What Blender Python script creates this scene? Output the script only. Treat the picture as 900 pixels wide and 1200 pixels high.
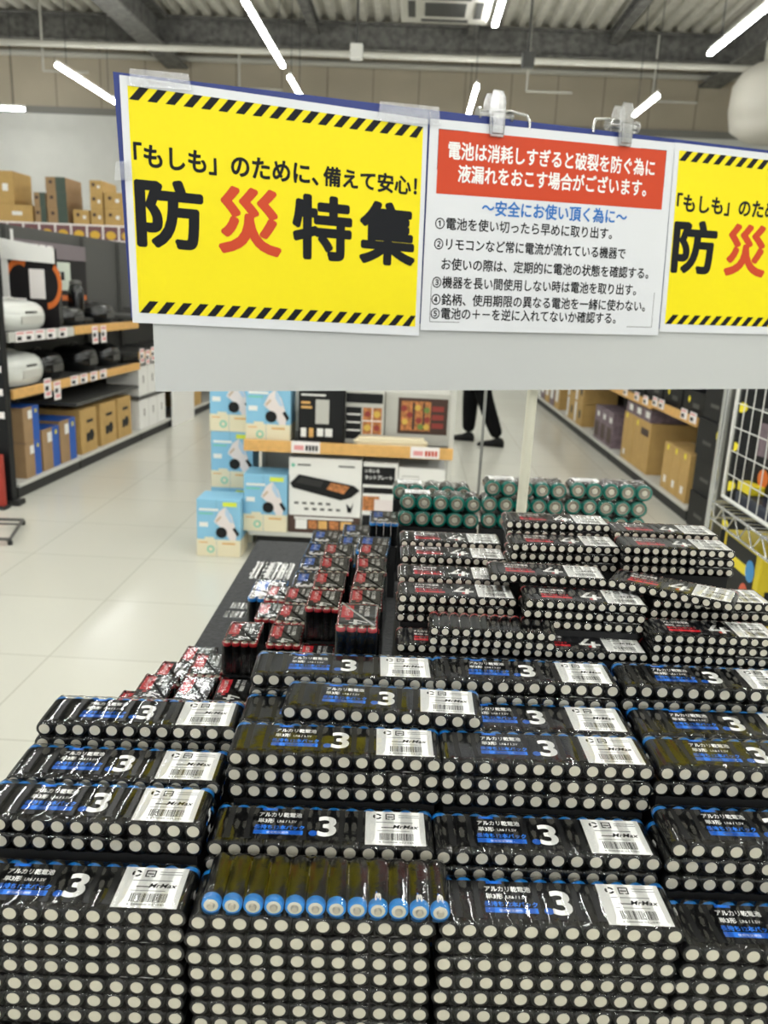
import bpy, bmesh, math, random
from mathutils import Vector, Matrix, Euler
random.seed(7)
S = bpy.context.scene
COL = S.collection
for o in list(bpy.data.objects):
    bpy.data.objects.remove(o)
PI = math.pi

# ------------------------------------------------------------------ camera
cam = bpy.data.cameras.new('camera')
cam_o = bpy.data.objects.new('camera', cam)
COL.objects.link(cam_o)
F_PX = 973.9
YAW, PITCH, ROLL = -.0257, .2592, -.043
cy, sy, cp, sp, cr, sr = math.cos(YAW), math.sin(YAW), math.cos(PITCH), math.sin(PITCH), math.cos(ROLL), math.sin(ROLL)
fw = Vector((sy * cp, cy * cp, -sp))
rt = Vector((cy, -sy, 0))
dn = fw.cross(rt)
r2 = cr * rt + sr * dn
d2 = -sr * rt + cr * dn
M = Matrix((r2, -d2, -fw)).transposed().to_4x4()
M.translation = Vector((.1302, -.4825, 1.400))
cam_o.matrix_world = M
cam.sensor_fit = 'VERTICAL'
cam.sensor_height = 36.0
cam.sensor_width = 27.0
cam.lens = F_PX / 1200 * 36
cam.clip_start = .02
cam.clip_end = 100
cam.dof.use_dof = True
cam.dof.focus_distance = .74
cam.dof.aperture_fstop = cam.lens / 2.9
S.camera = cam_o

# ------------------------------------------------------------------ world, exposure
w = bpy.data.worlds.new('store_air')
S.world = w
w.use_nodes = True
bg = w.node_tree.nodes['Background']
bg.inputs[0].default_value = (.97, 1.0, .99, 1)
bg.inputs[1].default_value = .55
S.view_settings.view_transform = 'Standard'
S.view_settings.look = 'None'
S.view_settings.gamma = 1
S.view_settings.use_curve_mapping = False
S.view_settings.exposure = 1.05
S.cycles.transparent_max_bounces = 24
S.cycles.max_bounces = 8
LAMP = 26.0          # strength of the ceiling tubes


# ------------------------------------------------------------------ materials
def srgb(r, g, b):
    f = lambda c: (c / 255 / 12.92) if c / 255 <= .04045 else ((c / 255 + .055) / 1.055) ** 2.4
    return (f(r), f(g), f(b), 1)


MATS = {}


def mat(name, rgb, rough=.5, metal=0, noise=0, nscale=20, bump=0, bscale=60, coat=0, emit=0, spec=.5):
    if name in MATS:
        return MATS[name]
    m = bpy.data.materials.new(name)
    m.use_nodes = True
    nt = m.node_tree
    p = nt.nodes['Principled BSDF']
    c = srgb(*rgb)
    p.inputs['Base Color'].default_value = c
    p.inputs['Roughness'].default_value = rough
    p.inputs['Metallic'].default_value = metal
    p.inputs['Specular IOR Level'].default_value = spec
    if coat:
        p.inputs['Coat Weight'].default_value = coat
        p.inputs['Coat Roughness'].default_value = .08
    if noise or bump:
        tc = nt.nodes.new('ShaderNodeTexCoord')
    if noise:
        n = nt.nodes.new('ShaderNodeTexNoise')
        n.inputs['Scale'].default_value = nscale
        n.inputs['Detail'].default_value = 4
        nt.links.new(tc.outputs['Object'], n.inputs['Vector'])
        r = nt.nodes.new('ShaderNodeValToRGB')
        lo = [max(0, x * (1 - noise)) for x in c[:3]]
        hi = [min(1, x * (1 + noise)) for x in c[:3]]
        r.color_ramp.elements[0].color = (*lo, 1)
        r.color_ramp.elements[1].color = (*hi, 1)
        r.color_ramp.elements[0].position = .3
        r.color_ramp.elements[1].position = .7
        nt.links.new(n.outputs['Fac'], r.inputs['Fac'])
        nt.links.new(r.outputs['Color'], p.inputs['Base Color'])
    if bump:
        n2 = nt.nodes.new('ShaderNodeTexNoise')
        n2.inputs['Scale'].default_value = bscale
        nt.links.new(tc.outputs['Object'], n2.inputs['Vector'])
        b = nt.nodes.new('ShaderNodeBump')
        b.inputs['Strength'].default_value = bump
        b.inputs['Distance'].default_value = .01
        nt.links.new(n2.outputs['Fac'], b.inputs['Height'])
        nt.links.new(b.outputs['Normal'], p.inputs['Normal'])
    if emit:
        p.inputs['Emission Color'].default_value = (.985, 1, .975, 1)
        p.inputs['Emission Strength'].default_value = emit
    MATS[name] = m
    return m


def film_mat(name, gain, base, rough, bump, bscale):
    m = bpy.data.materials.new(name)
    m.use_nodes = True
    nt = m.node_tree
    nt.nodes.clear()
    out = nt.nodes.new('ShaderNodeOutputMaterial')
    mx = nt.nodes.new('ShaderNodeMixShader')
    tr = nt.nodes.new('ShaderNodeBsdfTransparent')
    gl = nt.nodes.new('ShaderNodeBsdfGlossy')
    gl.inputs['Roughness'].default_value = rough
    fr = nt.nodes.new('ShaderNodeFresnel')
    fr.inputs['IOR'].default_value = 1.5
    ma = nt.nodes.new('ShaderNodeMath')
    ma.operation = 'MULTIPLY_ADD'
    ma.use_clamp = True
    ma.inputs[1].default_value = gain
    ma.inputs[2].default_value = base
    tc = nt.nodes.new('ShaderNodeTexCoord')
    oi = nt.nodes.new('ShaderNodeObjectInfo')
    ad = nt.nodes.new('ShaderNodeVectorMath')
    ad.operation = 'ADD'
    n = nt.nodes.new('ShaderNodeTexNoise')
    n.inputs['Scale'].default_value = bscale
    n.inputs['Detail'].default_value = 3
    b = nt.nodes.new('ShaderNodeBump')
    b.inputs['Strength'].default_value = bump
    b.inputs['Distance'].default_value = .002
    L = nt.links.new
    L(tc.outputs['Object'], ad.inputs[0])
    L(oi.outputs['Random'], ad.inputs[1])
    L(ad.outputs[0], n.inputs['Vector'])
    L(n.outputs['Fac'], b.inputs['Height'])
    L(b.outputs['Normal'], gl.inputs['Normal'])
    L(fr.outputs[0], ma.inputs[0])
    L(ma.outputs[0], mx.inputs[0])
    L(tr.outputs[0], mx.inputs[1])
    L(gl.outputs[0], mx.inputs[2])
    L(mx.outputs[0], out.inputs[0])
    return m


FILM = film_mat('shrink_film', 1.05, .02, .05, .12, 110)
FILM_LOOSE = film_mat('loose_shrink_film', 1.6, .0, .09, .40, 70)
FILM_END = film_mat('flat_end_film', .5, .0, .12, .05, 60)
BLACK = mat('battery_black', (11, 12, 14), .42, spec=.22)
SLEEVE_GREY = mat('battery_charcoal', (52, 53, 57), .3)
RIMBLACK = mat('battery_rim', (9, 9, 10), .4, spec=.3)
STEEL = mat('battery_steel', (226, 221, 204), .42, .35)
STEEL_DARK = mat('battery_steel_nub', (205, 196, 178), .4, .7)
BLUE_RING = mat('battery_blue_collar', (34, 142, 222), .3)
RED_RING = mat('battery_red_collar', (190, 35, 45), .3)
TEAL_RING = mat('battery_teal_collar', (0, 132, 116), .3)
CARD = mat('printed_black', (12, 13, 15), .35, spec=.3)
CARD4 = mat('printed_charcoal', (34, 35, 39), .38, spec=.3)
STEEL_D = mat('battery_steel_warm', (168, 158, 142), .42, .5)
WHITE_INK = mat('white_ink', (238, 238, 236), .5)
BLUE_INK = mat('blue_ink', (20, 110, 215), .4)
RED_INK = mat('red_ink', (215, 40, 55), .4)
LABEL = mat('label_white', (240, 240, 238), .45)
INK = mat('label_ink', (14, 15, 20), .5, spec=.2)
GREY_INK = mat('label_grey_ink', (130, 130, 132), .5)


# ------------------------------------------------------------------ mesh builder
class MB:
    def __init__(s):
        s.v, s.f, s.m, s.s = [], [], [], []

    def add(s, vs, fs, mi=0, smooth=False):
        k = len(s.v)
        s.v += [tuple(v) for v in vs]
        for f in fs:
            s.f.append([i + k for i in f])
            s.m.append(mi)
            s.s.append(smooth)
        return s

    def box(s, x0, x1, y0, y1, z0, z1, mi=0):
        vs = [(x, y, z) for z in (z0, z1) for y in (y0, y1) for x in (x0, x1)]
        return s.add(vs, [(0, 2, 3, 1), (4, 5, 7, 6), (0, 1, 5, 4), (2, 6, 7, 3), (0, 4, 6, 2), (1, 3, 7, 5)], mi)

    def quad(s, a, b, c, d, mi=0):
        return s.add([a, b, c, d], [(0, 1, 2, 3)], mi)

    def prism(s, pts, fn, h0, h1, mi=0):
        n = len(pts)
        vs = [fn(x, y, h0) for x, y in pts] + [fn(x, y, h1) for x, y in pts]
        fs = [tuple(range(n - 1, -1, -1)), tuple(range(n, 2 * n))] + [(i, (i + 1) % n, n + (i + 1) % n, n + i) for i in range(n)]
        return s.add(vs, fs, mi)

    def tube(s, p0, p1, r, mi=0, n=10, r1=None, caps=True):
        p0, p1 = Vector(p0), Vector(p1)
        d = (p1 - p0).normalized()
        u = d.orthogonal().normalized()
        v = d.cross(u)
        r1 = r if r1 is None else r1
        ring = lambda p, q: [p + (u * math.cos(2 * PI * i / n) + v * math.sin(2 * PI * i / n)) * q for i in range(n)]
        s.add(ring(p0, r) + ring(p1, r1), [(i, (i + 1) % n, n + (i + 1) % n, n + i) for i in range(n)], mi, True)
        if caps:
            s.add(ring(p0, r), [tuple(range(n - 1, -1, -1))], mi)
            s.add(ring(p1, r1), [tuple(range(n))], mi)
        return s

    def path(s, pts, r, mi=0, n=8):
        for a, b in zip(pts[:-1], pts[1:]):
            s.tube(a, b, r, mi, n)
        return s

    def lathe(s, prof, fn, n=20, mi=0, smooth=True, scale=(1, 1)):
        # prof: list of (r, h); fn(x, y, h) -> point
        vs = []
        for r, h in prof:
            vs += [fn(r * math.cos(2 * PI * i / n) * scale[0], r * math.sin(2 * PI * i / n) * scale[1], h) for i in range(n)]
        fs = [(j * n + i, j * n + (i + 1) % n, (j + 1) * n + (i + 1) % n, (j + 1) * n + i) for j in range(len(prof) - 1) for i in range(n)]
        s.add(vs, fs, mi, smooth)
        return s

    def disc(s, r, h, fn, n=20, mi=0, r0=0):
        if r0:
            return s.lathe([(r0, h), (r, h)], fn, n, mi, False)
        return s.add([fn(r * math.cos(2 * PI * i / n), r * math.sin(2 * PI * i / n), h) for i in range(n)], [tuple(range(n))], mi)

    def build(s, name, mats, parent=None, bevel=0, fixn=True, loc=None, rot=None):
        me = bpy.data.meshes.new(name)
        me.from_pydata([tuple(v) for v in s.v], [], s.f)
        mats = mats if isinstance(mats, (list, tuple)) else [mats]
        for m in mats:
            me.materials.append(m)
        me.polygons.foreach_set('material_index', s.m)
        me.polygons.foreach_set('use_smooth', s.s)
        if bevel or fixn:
            bm = bmesh.new()
            bm.from_mesh(me)
            if fixn:
                bmesh.ops.recalc_face_normals(bm, faces=bm.faces)
            if bevel:
                es = [e for e in bm.edges if len(e.link_faces) == 2 and e.calc_face_angle(0) > .6]
                bmesh.ops.bevel(bm, geom=es, offset=bevel, segments=2, affect='EDGES', profile=.5)
            bm.to_mesh(me)
            bm.free()
        me.update()
        o = bpy.data.objects.new(name, me)
        COL.objects.link(o)
        if parent:
            o.parent = parent
        if loc is not None:
            o.location = loc
        if rot is not None:
            o.rotation_euler = rot if isinstance(rot, (tuple, list, Euler)) else (0, 0, rot)
        return o


def tag(o, label, cat, group=None):
    o['label'] = label
    o['category'] = cat
    if group:
        o['group'] = group
    return o


def thing(name, label, cat, loc=(0, 0, 0), rot=0, group=None):
    o = bpy.data.objects.new(name, None)
    COL.objects.link(o)
    o.empty_display_size = .05
    o.location = loc
    o.rotation_euler = rot if isinstance(rot, (tuple, list)) else (0, 0, rot)
    return tag(o, label, cat, group)


def struct(o):
    o['kind'] = 'structure'
    return o


KIDS = {}


def dup(root, loc, rot, label, group=None):
    r = root.copy()
    COL.objects.link(r)
    r.location = loc
    r.rotation_euler = rot if isinstance(rot, (tuple, list)) else (0, 0, rot)
    r['label'] = label
    if group:
        r['group'] = group
    if root.name not in KIDS:
        KIDS[root.name] = [(c, list(c.children)) for c in root.children]
    for c, gs in KIDS[root.name]:
        k = c.copy()
        COL.objects.link(k)
        k.parent = r
        for g in gs:
            h = g.copy()
            COL.objects.link(h)
            h.parent = k
    return r


# ------------------------------------------------------------------ lettering
TX = {}


def glyphs(s, off=.008, ri=2):
    key = (s, off, ri)
    if key not in TX:
        c = bpy.data.curves.new('t', 'FONT')
        c.body = s
        c.size = 1
        c.offset = off
        c.resolution_u = ri
        o = bpy.data.objects.new('t', c)
        COL.objects.link(o)
        dg = bpy.context.evaluated_depsgraph_get()
        e = o.evaluated_get(dg)
        me = e.to_mesh()
        vs = [(v.co.x, v.co.y) for v in me.vertices]
        fs = [tuple(p.vertices) for p in me.polygons]
        e.to_mesh_clear()
        bpy.data.objects.remove(o)
        bpy.data.curves.remove(c)
        xs = [v[0] for v in vs]
        TX[key] = (vs, fs, min(xs), max(xs))
    return TX[key]


def write(mb, s, fn, x, y, size, mi, width=None, bold=0, nb=6, align='L', off=.004, ri=2, slant=0, rotate=None):
    """fn(x, y, lift) -> point on the written surface; (x, y) is the start of the baseline."""
    vs, fs, a, b = glyphs(s, off, ri)
    k = size if width is None else width / (b - a)
    W = (b - a) * k
    x0 = x - (W / 2 if align == 'C' else W if align == 'R' else 0)
    sh = [(0, 0)] + ([(math.cos(2 * PI * i / nb) * bold, math.sin(2 * PI * i / nb) * bold) for i in range(nb)] if bold else [])
    for j, (dx, dy) in enumerate(sh):
        mb.add([fn(x0 + (vx - a + dx + slant * vy) * k, y + (vy + dy) * size, .00001 * j) for vx, vy in vs], fs, mi)


# ================================================================== SETTING
WALL_Y = 17.4
floor_m = bpy.data.materials.new('floor_tiles')
floor_m.use_nodes = True
nt = floor_m.node_tree
p = nt.nodes['Principled BSDF']
p.inputs['Roughness'].default_value = .21
p.inputs['Specular IOR Level'].default_value = .5
tc = nt.nodes.new('ShaderNodeTexCoord')
br = nt.nodes.new('ShaderNodeTexBrick')
br.offset = 0
br.inputs['Color1'].default_value = srgb(206, 205, 194)
br.inputs['Color2'].default_value = srgb(202, 201, 190)
br.inputs['Mortar'].default_value = srgb(184, 182, 170)
br.inputs['Scale'].default_value = 1
br.inputs['Mortar Size'].default_value = .0035
br.inputs['Brick Width'].default_value = .6
br.inputs['Row Height'].default_value = .6
nz = nt.nodes.new('ShaderNodeTexNoise')
nz.inputs['Scale'].default_value = 1.4
nz.inputs['Detail'].default_value = 6
bp = nt.nodes.new('ShaderNodeBump')
bp.inputs['Strength'].default_value = .06
bp.inputs['Distance'].default_value = .02
nt.links.new(tc.outputs['Object'], br.inputs['Vector'])
nt.links.new(tc.outputs['Object'], nz.inputs['Vector'])
nt.links.new(nz.outputs['Fac'], bp.inputs['Height'])
nt.links.new(br.outputs['Color'], p.inputs['Base Color'])
nt.links.new(bp.outputs['Normal'], p.inputs['Normal'])
struct(MB().box(-12, 12, -9, WALL_Y + .2, -.1, 0).build('floor', floor_m))

wall_low = mat('wall_white_paint', (222, 222, 216), .7, noise=.03, nscale=3)
wall_high = mat('wall_beige_panel', (176, 166, 146), .7, noise=.04, nscale=2)
wall_joint = mat('wall_panel_joint', (140, 131, 114), .8)
rail_m = mat('grey_rail', (128, 126, 120), .6)
struct(MB().box(-12, 12, WALL_Y, WALL_Y + .15, 0, 4.62).build('wall_back', wall_low))
b = MB().box(-12, 12, WALL_Y - .02, WALL_Y + .15, 4.62, 6.3, 0)
for i in range(-13, 14):
    b.box(i * .9 - .012, i * .9 + .012, WALL_Y - .026, WALL_Y - .019, 4.62, 6.2, 1)
struct(b.build('wall_back_upper', [wall_high, wall_joint]))
struct(MB().box(-12, 12, WALL_Y - .1, WALL_Y - .021, 4.56, 4.68).build('trim_1', rail_m))
struct(MB().box(-12.15, -12, -9, WALL_Y, 0, 6.3).build('wall_left', wall_low))
struct(MB().box(12, 12.15, -9, WALL_Y, 0, 6.3).build('wall_right', wall_low))

# corrugated roof deck
deck_m = mat('galvanised_roof_deck', (190, 187, 176), .6, 0, noise=.12, nscale=4)
b = MB()
prof = []
x = -12.0
while x < 12:
    prof += [(x, 0), (x + .10, 0), (x + .14, .09), (x + .24, .09)]
    x += .28
vs = [(px, -9, 6.02 + pz) for px, pz in prof] + [(px, WALL_Y, 6.02 + pz) for px, pz in prof]
n = len(prof)
b.add(vs, [(i, i + 1, n + i + 1, n + i) for i in range(n - 1)], 0)
struct(b.build('ceiling', deck_m, fixn=False))

steel_m = mat('sprayed_fireproof_steel', (104, 103, 99), .95, noise=.4, nscale=9, bump=.8, bscale=30)
pipe_m = mat('pale_pipe_paint', (186, 184, 174), .5)


def hbeam(name, a, bb, wd, ht, label=None):
    """an H section running from a to bb (top centre points)"""
    a, bb = Vector(a), Vector(bb)
    d = (bb - a).normalized()
    s_ = Vector((0, 0, 1)).cross(d).normalized()
    L = (bb - a).length
    t = wd * .11
    P = [(-wd / 2, 0), (wd / 2, 0), (wd / 2, -t), (t / 2, -t), (t / 2, -ht + t), (wd / 2, -ht + t), (wd / 2, -ht), (-wd / 2, -ht), (-wd / 2, -ht + t), (-t / 2, -ht + t), (-t / 2, -t), (-wd / 2, -t)]
    mb = MB().prism(P, lambda x_, y_, h: a + s_ * x_ + Vector((0, 0, y_)) + d * h, 0, L)
    return mb.build(name, steel_m)


struct(hbeam('ceiling_beam', (-12, 16.1, 6.0), (12, 16.1, 6.0), .30, .46))
struct(hbeam('ceiling_beam', (-12, 9.4, 6.0), (12, 9.4, 6.0), .34, .62))
struct(hbeam('ceiling_beam', (-4.75, -9, 6.0), (-4.75, WALL_Y - .03, 6.0), .42, .55))
struct(hbeam('ceiling_beam', (5.6, -9, 6.0), (5.6, WALL_Y - .03, 6.0), .42, .55))
for x_ in (-9.2, -1.9, .9, 3.4, 9):
    struct(hbeam('ceiling_beam', (x_, -9, 6.0), (x_, WALL_Y - .03, 6.0), .16, .2))
struct(MB().tube((-12, 14.3, 5.06), (12, 14.3, 5.06), .05, 0, 10).build('trim_2', pipe_m))
struct(MB().tube((-12, WALL_Y - .15, 5.62), (12, WALL_Y - .15, 5.62), .06, 0, 10).build('trim_3', pipe_m))
for x_, y_ in ((-3.3, 16.2), (1.9, 15.6), (4.2, 16.0), (-6.6, 15.4)):
    struct(MB().tube((x_, y_, 6.0), (x_, y_, 4.9), .02).tube((x_, y_, 4.9), (x_ + .8, y_, 4.9), .02).build('trim_4', pipe_m))

# ------------------------------------------------------------------ strip lights
lamp_m = mat('lamp_tube_glow', (255, 252, 244), .4, emit=LAMP)
lamp_house = mat('lamp_housing_white', (215, 214, 208), .5)
cable_m = mat('dark_cable', (60, 60, 58), .6)
TL = [2.2]


def strip_light(x, y0, y1, label, z=4.3, along='y'):
    t = thing('strip_light', label, 'ceiling light', (x, (y0 + y1) / 2, z), 0 if along == 'y' else PI / 2, 'ceiling strip lights')
    h = (y1 - y0) / 2
    MB().box(-.012, .012, -h, h, .03, .07).build('housing', lamp_house, t, bevel=.006)
    MB().box(-.03, .03, -h + .02, h - .02, -.025, .02).build('tube', lamp_m, t, bevel=.012)
    for s_ in (-.7, .7):
        MB().tube((0, s_ * h, .07), (0, s_ * h, 1.72), .006, 0, 6).build('hanger', cable_m, t)
    return t


rows = {-5.1: 'leftmost', -1.82: 'second from left', .86: 'third from left', 3.49: 'rightmost'}
vis = {(-5.1, 0): (12.3, 14.75), (-1.82, 0): (9.25, 11.95), (-1.82, 1): (12.5, 13.75), (.86, 0): (7.1, 9.85), (.86, 1): (12.6, 14.7),
       (3.49, 0): (8.1, 10.65), (3.49, 1): (12.8, 14.2)}
names = {(-5.1, 0): 'glowing strip light left of the yellow poster top corner', (-1.82, 0): 'long glowing strip light above the yellow poster, nearer of its line',
         (-1.82, 1): 'short far strip light just above the yellow poster edge', (.86, 0): 'glowing strip light beside the ceiling air conditioner',
         (.86, 1): 'glowing strip light beside the left clear sign clip', (3.49, 0): 'long glowing strip light in the upper right ceiling corner',
         (3.49, 1): 'glowing strip light behind the right clear sign clip'}
for k, (a, bb) in vis.items():
    strip_light(k[0], a, bb, names[k])
strip_light(-7.75, 14.9, 16.3, 'crosswise strip light near the far wall on the left', along='x')
for x_ in (-5.1, -1.82, .86, 3.49, 6.2, -8):
    for j, y_ in enumerate((-6.5, -3.2, .1, 3.4, 6.0)):
        if x_ == .86 and y_ == 6.0:
            continue
        nth = ('fifth', 'fourth', 'third', 'second', 'nearest')[j]
        cn = {-8: 'far left', -5.1: 'left', -1.82: 'inner left', .86: 'middle', 3.49: 'inner right', 6.2: 'outer right'}[x_]
        strip_light(x_, y_ - 1.2, y_ + 1.2, 'ceiling strip light overhead, %s line, %s before the lit far row' % (cn, nth))
for x_ in (6.2,):
    strip_light(x_, 9, 11.4, 'ceiling strip light beyond the right edge of the picture')

# ------------------------------------------------------------------ air conditioner
ac_m = mat('air_conditioner_white', (214, 212, 204), .45)
ac_d = mat('air_conditioner_dark', (70, 70, 68), .6)
t = thing('air_conditioner', 'white square ceiling cassette air conditioner hanging above the sign', 'air conditioner', (.3, 9.55, 4.35))
MB().box(-.42, .42, -.42, .42, .03, .30).build('body', ac_m, t, bevel=.01)
MB().box(-.48, .48, -.48, .48, 0, .035).build('face_panel', ac_m, t, bevel=.01)
b = MB()
for i in range(9):
    b.box(-.22, .22, -.2 + i * .05 - .017, -.2 + i * .05 + .017, -.006, 0)
b.build('intake_grille', ac_d, t)
for s_ in (-1, 1):
    MB().box(s_ * .36 - .04, s_ * .36 + .04, -.26, .26, -.008, 0).build('air_outlet', ac_d, t, bevel=.003)
    MB().box(-.26, .26, s_ * .36 - .04, s_ * .36 + .04, -.008, 0).build('air_outlet', ac_d, t, bevel=.003)
for a in (-.38, .38):
    for c in (-.38, .38):
        MB().tube((a, c, .3), (a, c, 1.67), .008, 0, 6).build('hanger_rod', cable_m, t)
# round white duct at the right
t = thing('ventilation_duct', 'big rounded white ventilation duct high at the far right', 'duct', (5.75, 14.2, 4.0))
MB().lathe([(.02, -.05), (.45, 0), (.68, .15), (.74, .45), (.72, .8), (.6, 1.0), (.45, 1.1)], lambda x, y, h: (x, y, h), 28).build('hood', mat('duct_white', (205, 201, 190), .5), t)
MB().lathe([(.3, 1.05), (.3, 2.0)], lambda x, y, h: (x, y, h), 24).build('neck', pipe_m, t)
for x_, y_, lb in ((-.9, 12.9, 'small grey sensor box hanging left of the ceiling fixtures'), (1.6, 13.0, 'small dark camera box hanging from the ceiling pipe')):
    t = thing('ceiling_box', lb, 'ceiling device', (x_, y_, 4.75))
    MB().box(-.09, .09, -.07, .07, -.1, .1).build('casing', ac_d if x_ > 0 else lamp_house, t, bevel=.01)
    MB().tube((0, 0, .1), (0, 0, 1.28), .018, 0, 8).build('stem', cable_m, t)

# ================================================================== DISPLAY TABLE
table_m = mat('black_mat_board', (52, 53, 55), .75, noise=.3, nscale=90, bump=.25, bscale=160)
riser_m = mat('black_riser_board', (10, 10, 12), .65, noise=.2, nscale=40)
TZ = .80
EDGE0, EDGEK = -0.2055, -0.0129
tb = thing('display_table', 'black topped display table carrying all the battery packs', 'table', (0, 0, 0))
edge = lambda y: EDGE0 + EDGEK * y
top_poly = [(edge(-.06) - .005, -.06), (.545, -.06), (.56, 1.455), (edge(1.452), 1.452)]
MB().prism(top_poly, lambda x, y, h: (x, y, h), TZ - .03, TZ).build('table_top', table_m, tb)
for x_, y_ in ((-.19, 0), (.50, 0), (.50, 1.40), (-.12, 1.40)):
    MB().box(x_ - .02, x_ + .02, y_ - .02, y_ + .02, 0, TZ - .03).build('leg', riser_m, tb, bevel=.003)
MB().box(-.17, .50, -.03, -.015, TZ - .12, TZ - .03).box(-.11, .50, 1.40, 1.415, TZ - .12, TZ - .03).build('apron', riser_m, tb)
# faded white lettering printed on the mat
b = MB()
rr = random.Random(3)


def matglyph(x0, y0, w_, h_, rows_):
    for k in range(rows_):
        yy = y0 + h_ * (k + .5) / rows_
        for j in range(rr.randint(2, 4)):
            a = x0 + w_ * rr.uniform(0, .55)
            b.box(a, min(x0 + w_, a + w_ * rr.uniform(.25, .6)), yy - h_ / rows_ * .28, yy + h_ / rows_ * .28, TZ, TZ + .0006)
    for j in range(3):
        xx = x0 + w_ * rr.uniform(.05, .95)
        b.box(xx - .0018, xx + .0018, y0 + h_ * .1, y0 + h_ * .9, TZ, TZ + .0007)


for i in range(6):
    matglyph(-.197 + i * .0148, 1.170, .0132, .125, 5)
b.build('mat_lettering', WHITE_INK, tb)
b = MB()
for i in range(4):
    matglyph(-.196 + i * .0095, 1.000, .0080, .035, 3)
    matglyph(-.198 + i * .0095, .955, .0080, .035, 3)
b.build('mat_lettering', WHITE_INK, tb)

PLINTH = []     # blocks of the stepped riser


# ================================================================== BATTERY PACKS
def battery_mesh(kind):
    """a cell lying along +Y: flat negative end at -Y, collar and nub at +Y, centred."""
    R, L, ring, body, rf = {'AA': (.0069, .0498, BLUE_RING, BLACK, .0046), 'AAA': (.0049, .0440, RED_RING, BLACK, .0034),
                            'D': (.0166, .0595, TEAL_RING, BLACK, .0125)}[kind]
    fn = lambda x, y, h: (x, h, y)
    n = {'AA': 18, 'AAA': 14, 'D': 26}[kind]
    h = L / 2
    b = MB()
    c = R * .12
    r0 = -h + .0006
    ringlen = .0052 if kind == 'AA' else (.004 if kind == 'AAA' else .012)
    b.lathe([(R, r0 + c), (R, h - .002 - ringlen)], fn, n, 0)
    b.lathe([(rf, r0), (R - c, r0), (R, r0 + c)], fn, n, 2)
    b.lathe([(rf, r0 - .0003), (rf, r0 + .0003)], fn, n, 1)
    b.disc(rf, r0 - .0003, fn, n, 1)
    b.lathe([(R, h - .002 - ringlen), (R, h - .002 - c), (R - c, h - .002), (R * .74, h - .002)], fn, n, 3)
    if kind == 'D':
        b.lathe([(R * .74, h - .0022), (R * .70, h - .0008), (R * .62, h - .0008), (R * .56, h - .0020), (R * .44, h - .0020)], fn, n, 1)
        b.lathe([(R * .44, h - .0020), (R * .40, h - .0020)], fn, n, 2)
    else:
        b.lathe([(R * .74, h - .0022), (R * .40, h - .0020)], fn, n, 1)
    b.lathe([(R * .40, h - .0020), (R * .36, h - .0004), (R * .30, h)], fn, n, 4)
    b.disc(R * .30, h, fn, n, 4)
    return b, [body, STEEL if kind != 'D' else STEEL_D, RIMBLACK, ring, STEEL_DARK if kind != 'D' else STEEL]


def film_shell(loop, nrm, stations, place, jit=.00012, seed=1, cap=True):
    rg = random.Random(seed)
    b = MB()
    n = len(loop)
    vs = []
    for t_, ins, jm in stations:
        for (a, c), (na, nc) in zip(loop, nrm):
            q = ins + rg.uniform(-jit, jit) * jm
            vs.append(place(a - na * q, c - nc * q, t_ + rg.uniform(-jit, jit) * jm))
    fs = [(j * n + i, j * n + (i + 1) % n, (j + 1) * n + (i + 1) % n, (j + 1) * n + i) for j in range(len(stations) - 1) for i in range(n)]
    b.add(vs, fs, 0, True)
    if cap:
        m = len(stations)
        k = len(b.v)
        # close both ends with a strip across the flattened loop
        for base in (0, (m - 1) * n):
            b.f.append([base + i for i in range(n)])
            b.m.append(1)
            b.s.append(False)
    return b


def row_loop(count, P, R, per=5, dip=.0):
    """outline of a row of round cells under taut film, in (x, z); starts so that index i and n-1-i face each other"""
    half = count * P / 2
    top, nt_ = [], []
    xs = []
    m = count * per
    for i in range(m + 1):
        x = -half + R + (2 * half - 2 * R) * i / m
        xs.append(x)
    capN = 5
    pts, nr = [], []
    # left end half (from middle-left up), the top, right end, the bottom back
    for i in range(capN):
        a = PI - (PI / 2) * i / capN
        pts.append((-half + R + R * math.cos(a), R * math.sin(a)))
        nr.append((math.cos(a), math.sin(a)))
    for x in xs:
        ph = ((x + half) / P) % 1.0
        z = R - dip * (1 - math.sin(PI * ph) ** .8)
        pts.append((x, z))
        nr.append((0, 1))
    for i in range(1, capN + 1):
        a = PI / 2 - (PI / 2) * i / capN
        pts.append((half - R + R * math.cos(a), R * math.sin(a)))
        nr.append((math.cos(a), math.sin(a)))
    up = list(zip(pts, nr))
    low = [((a, -c), (na, -nc)) for (a, c), (na, nc) in reversed(up[1:-1])]
    al = up + low
    return [q[0] for q in al], [q[1] for q in al]


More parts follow.
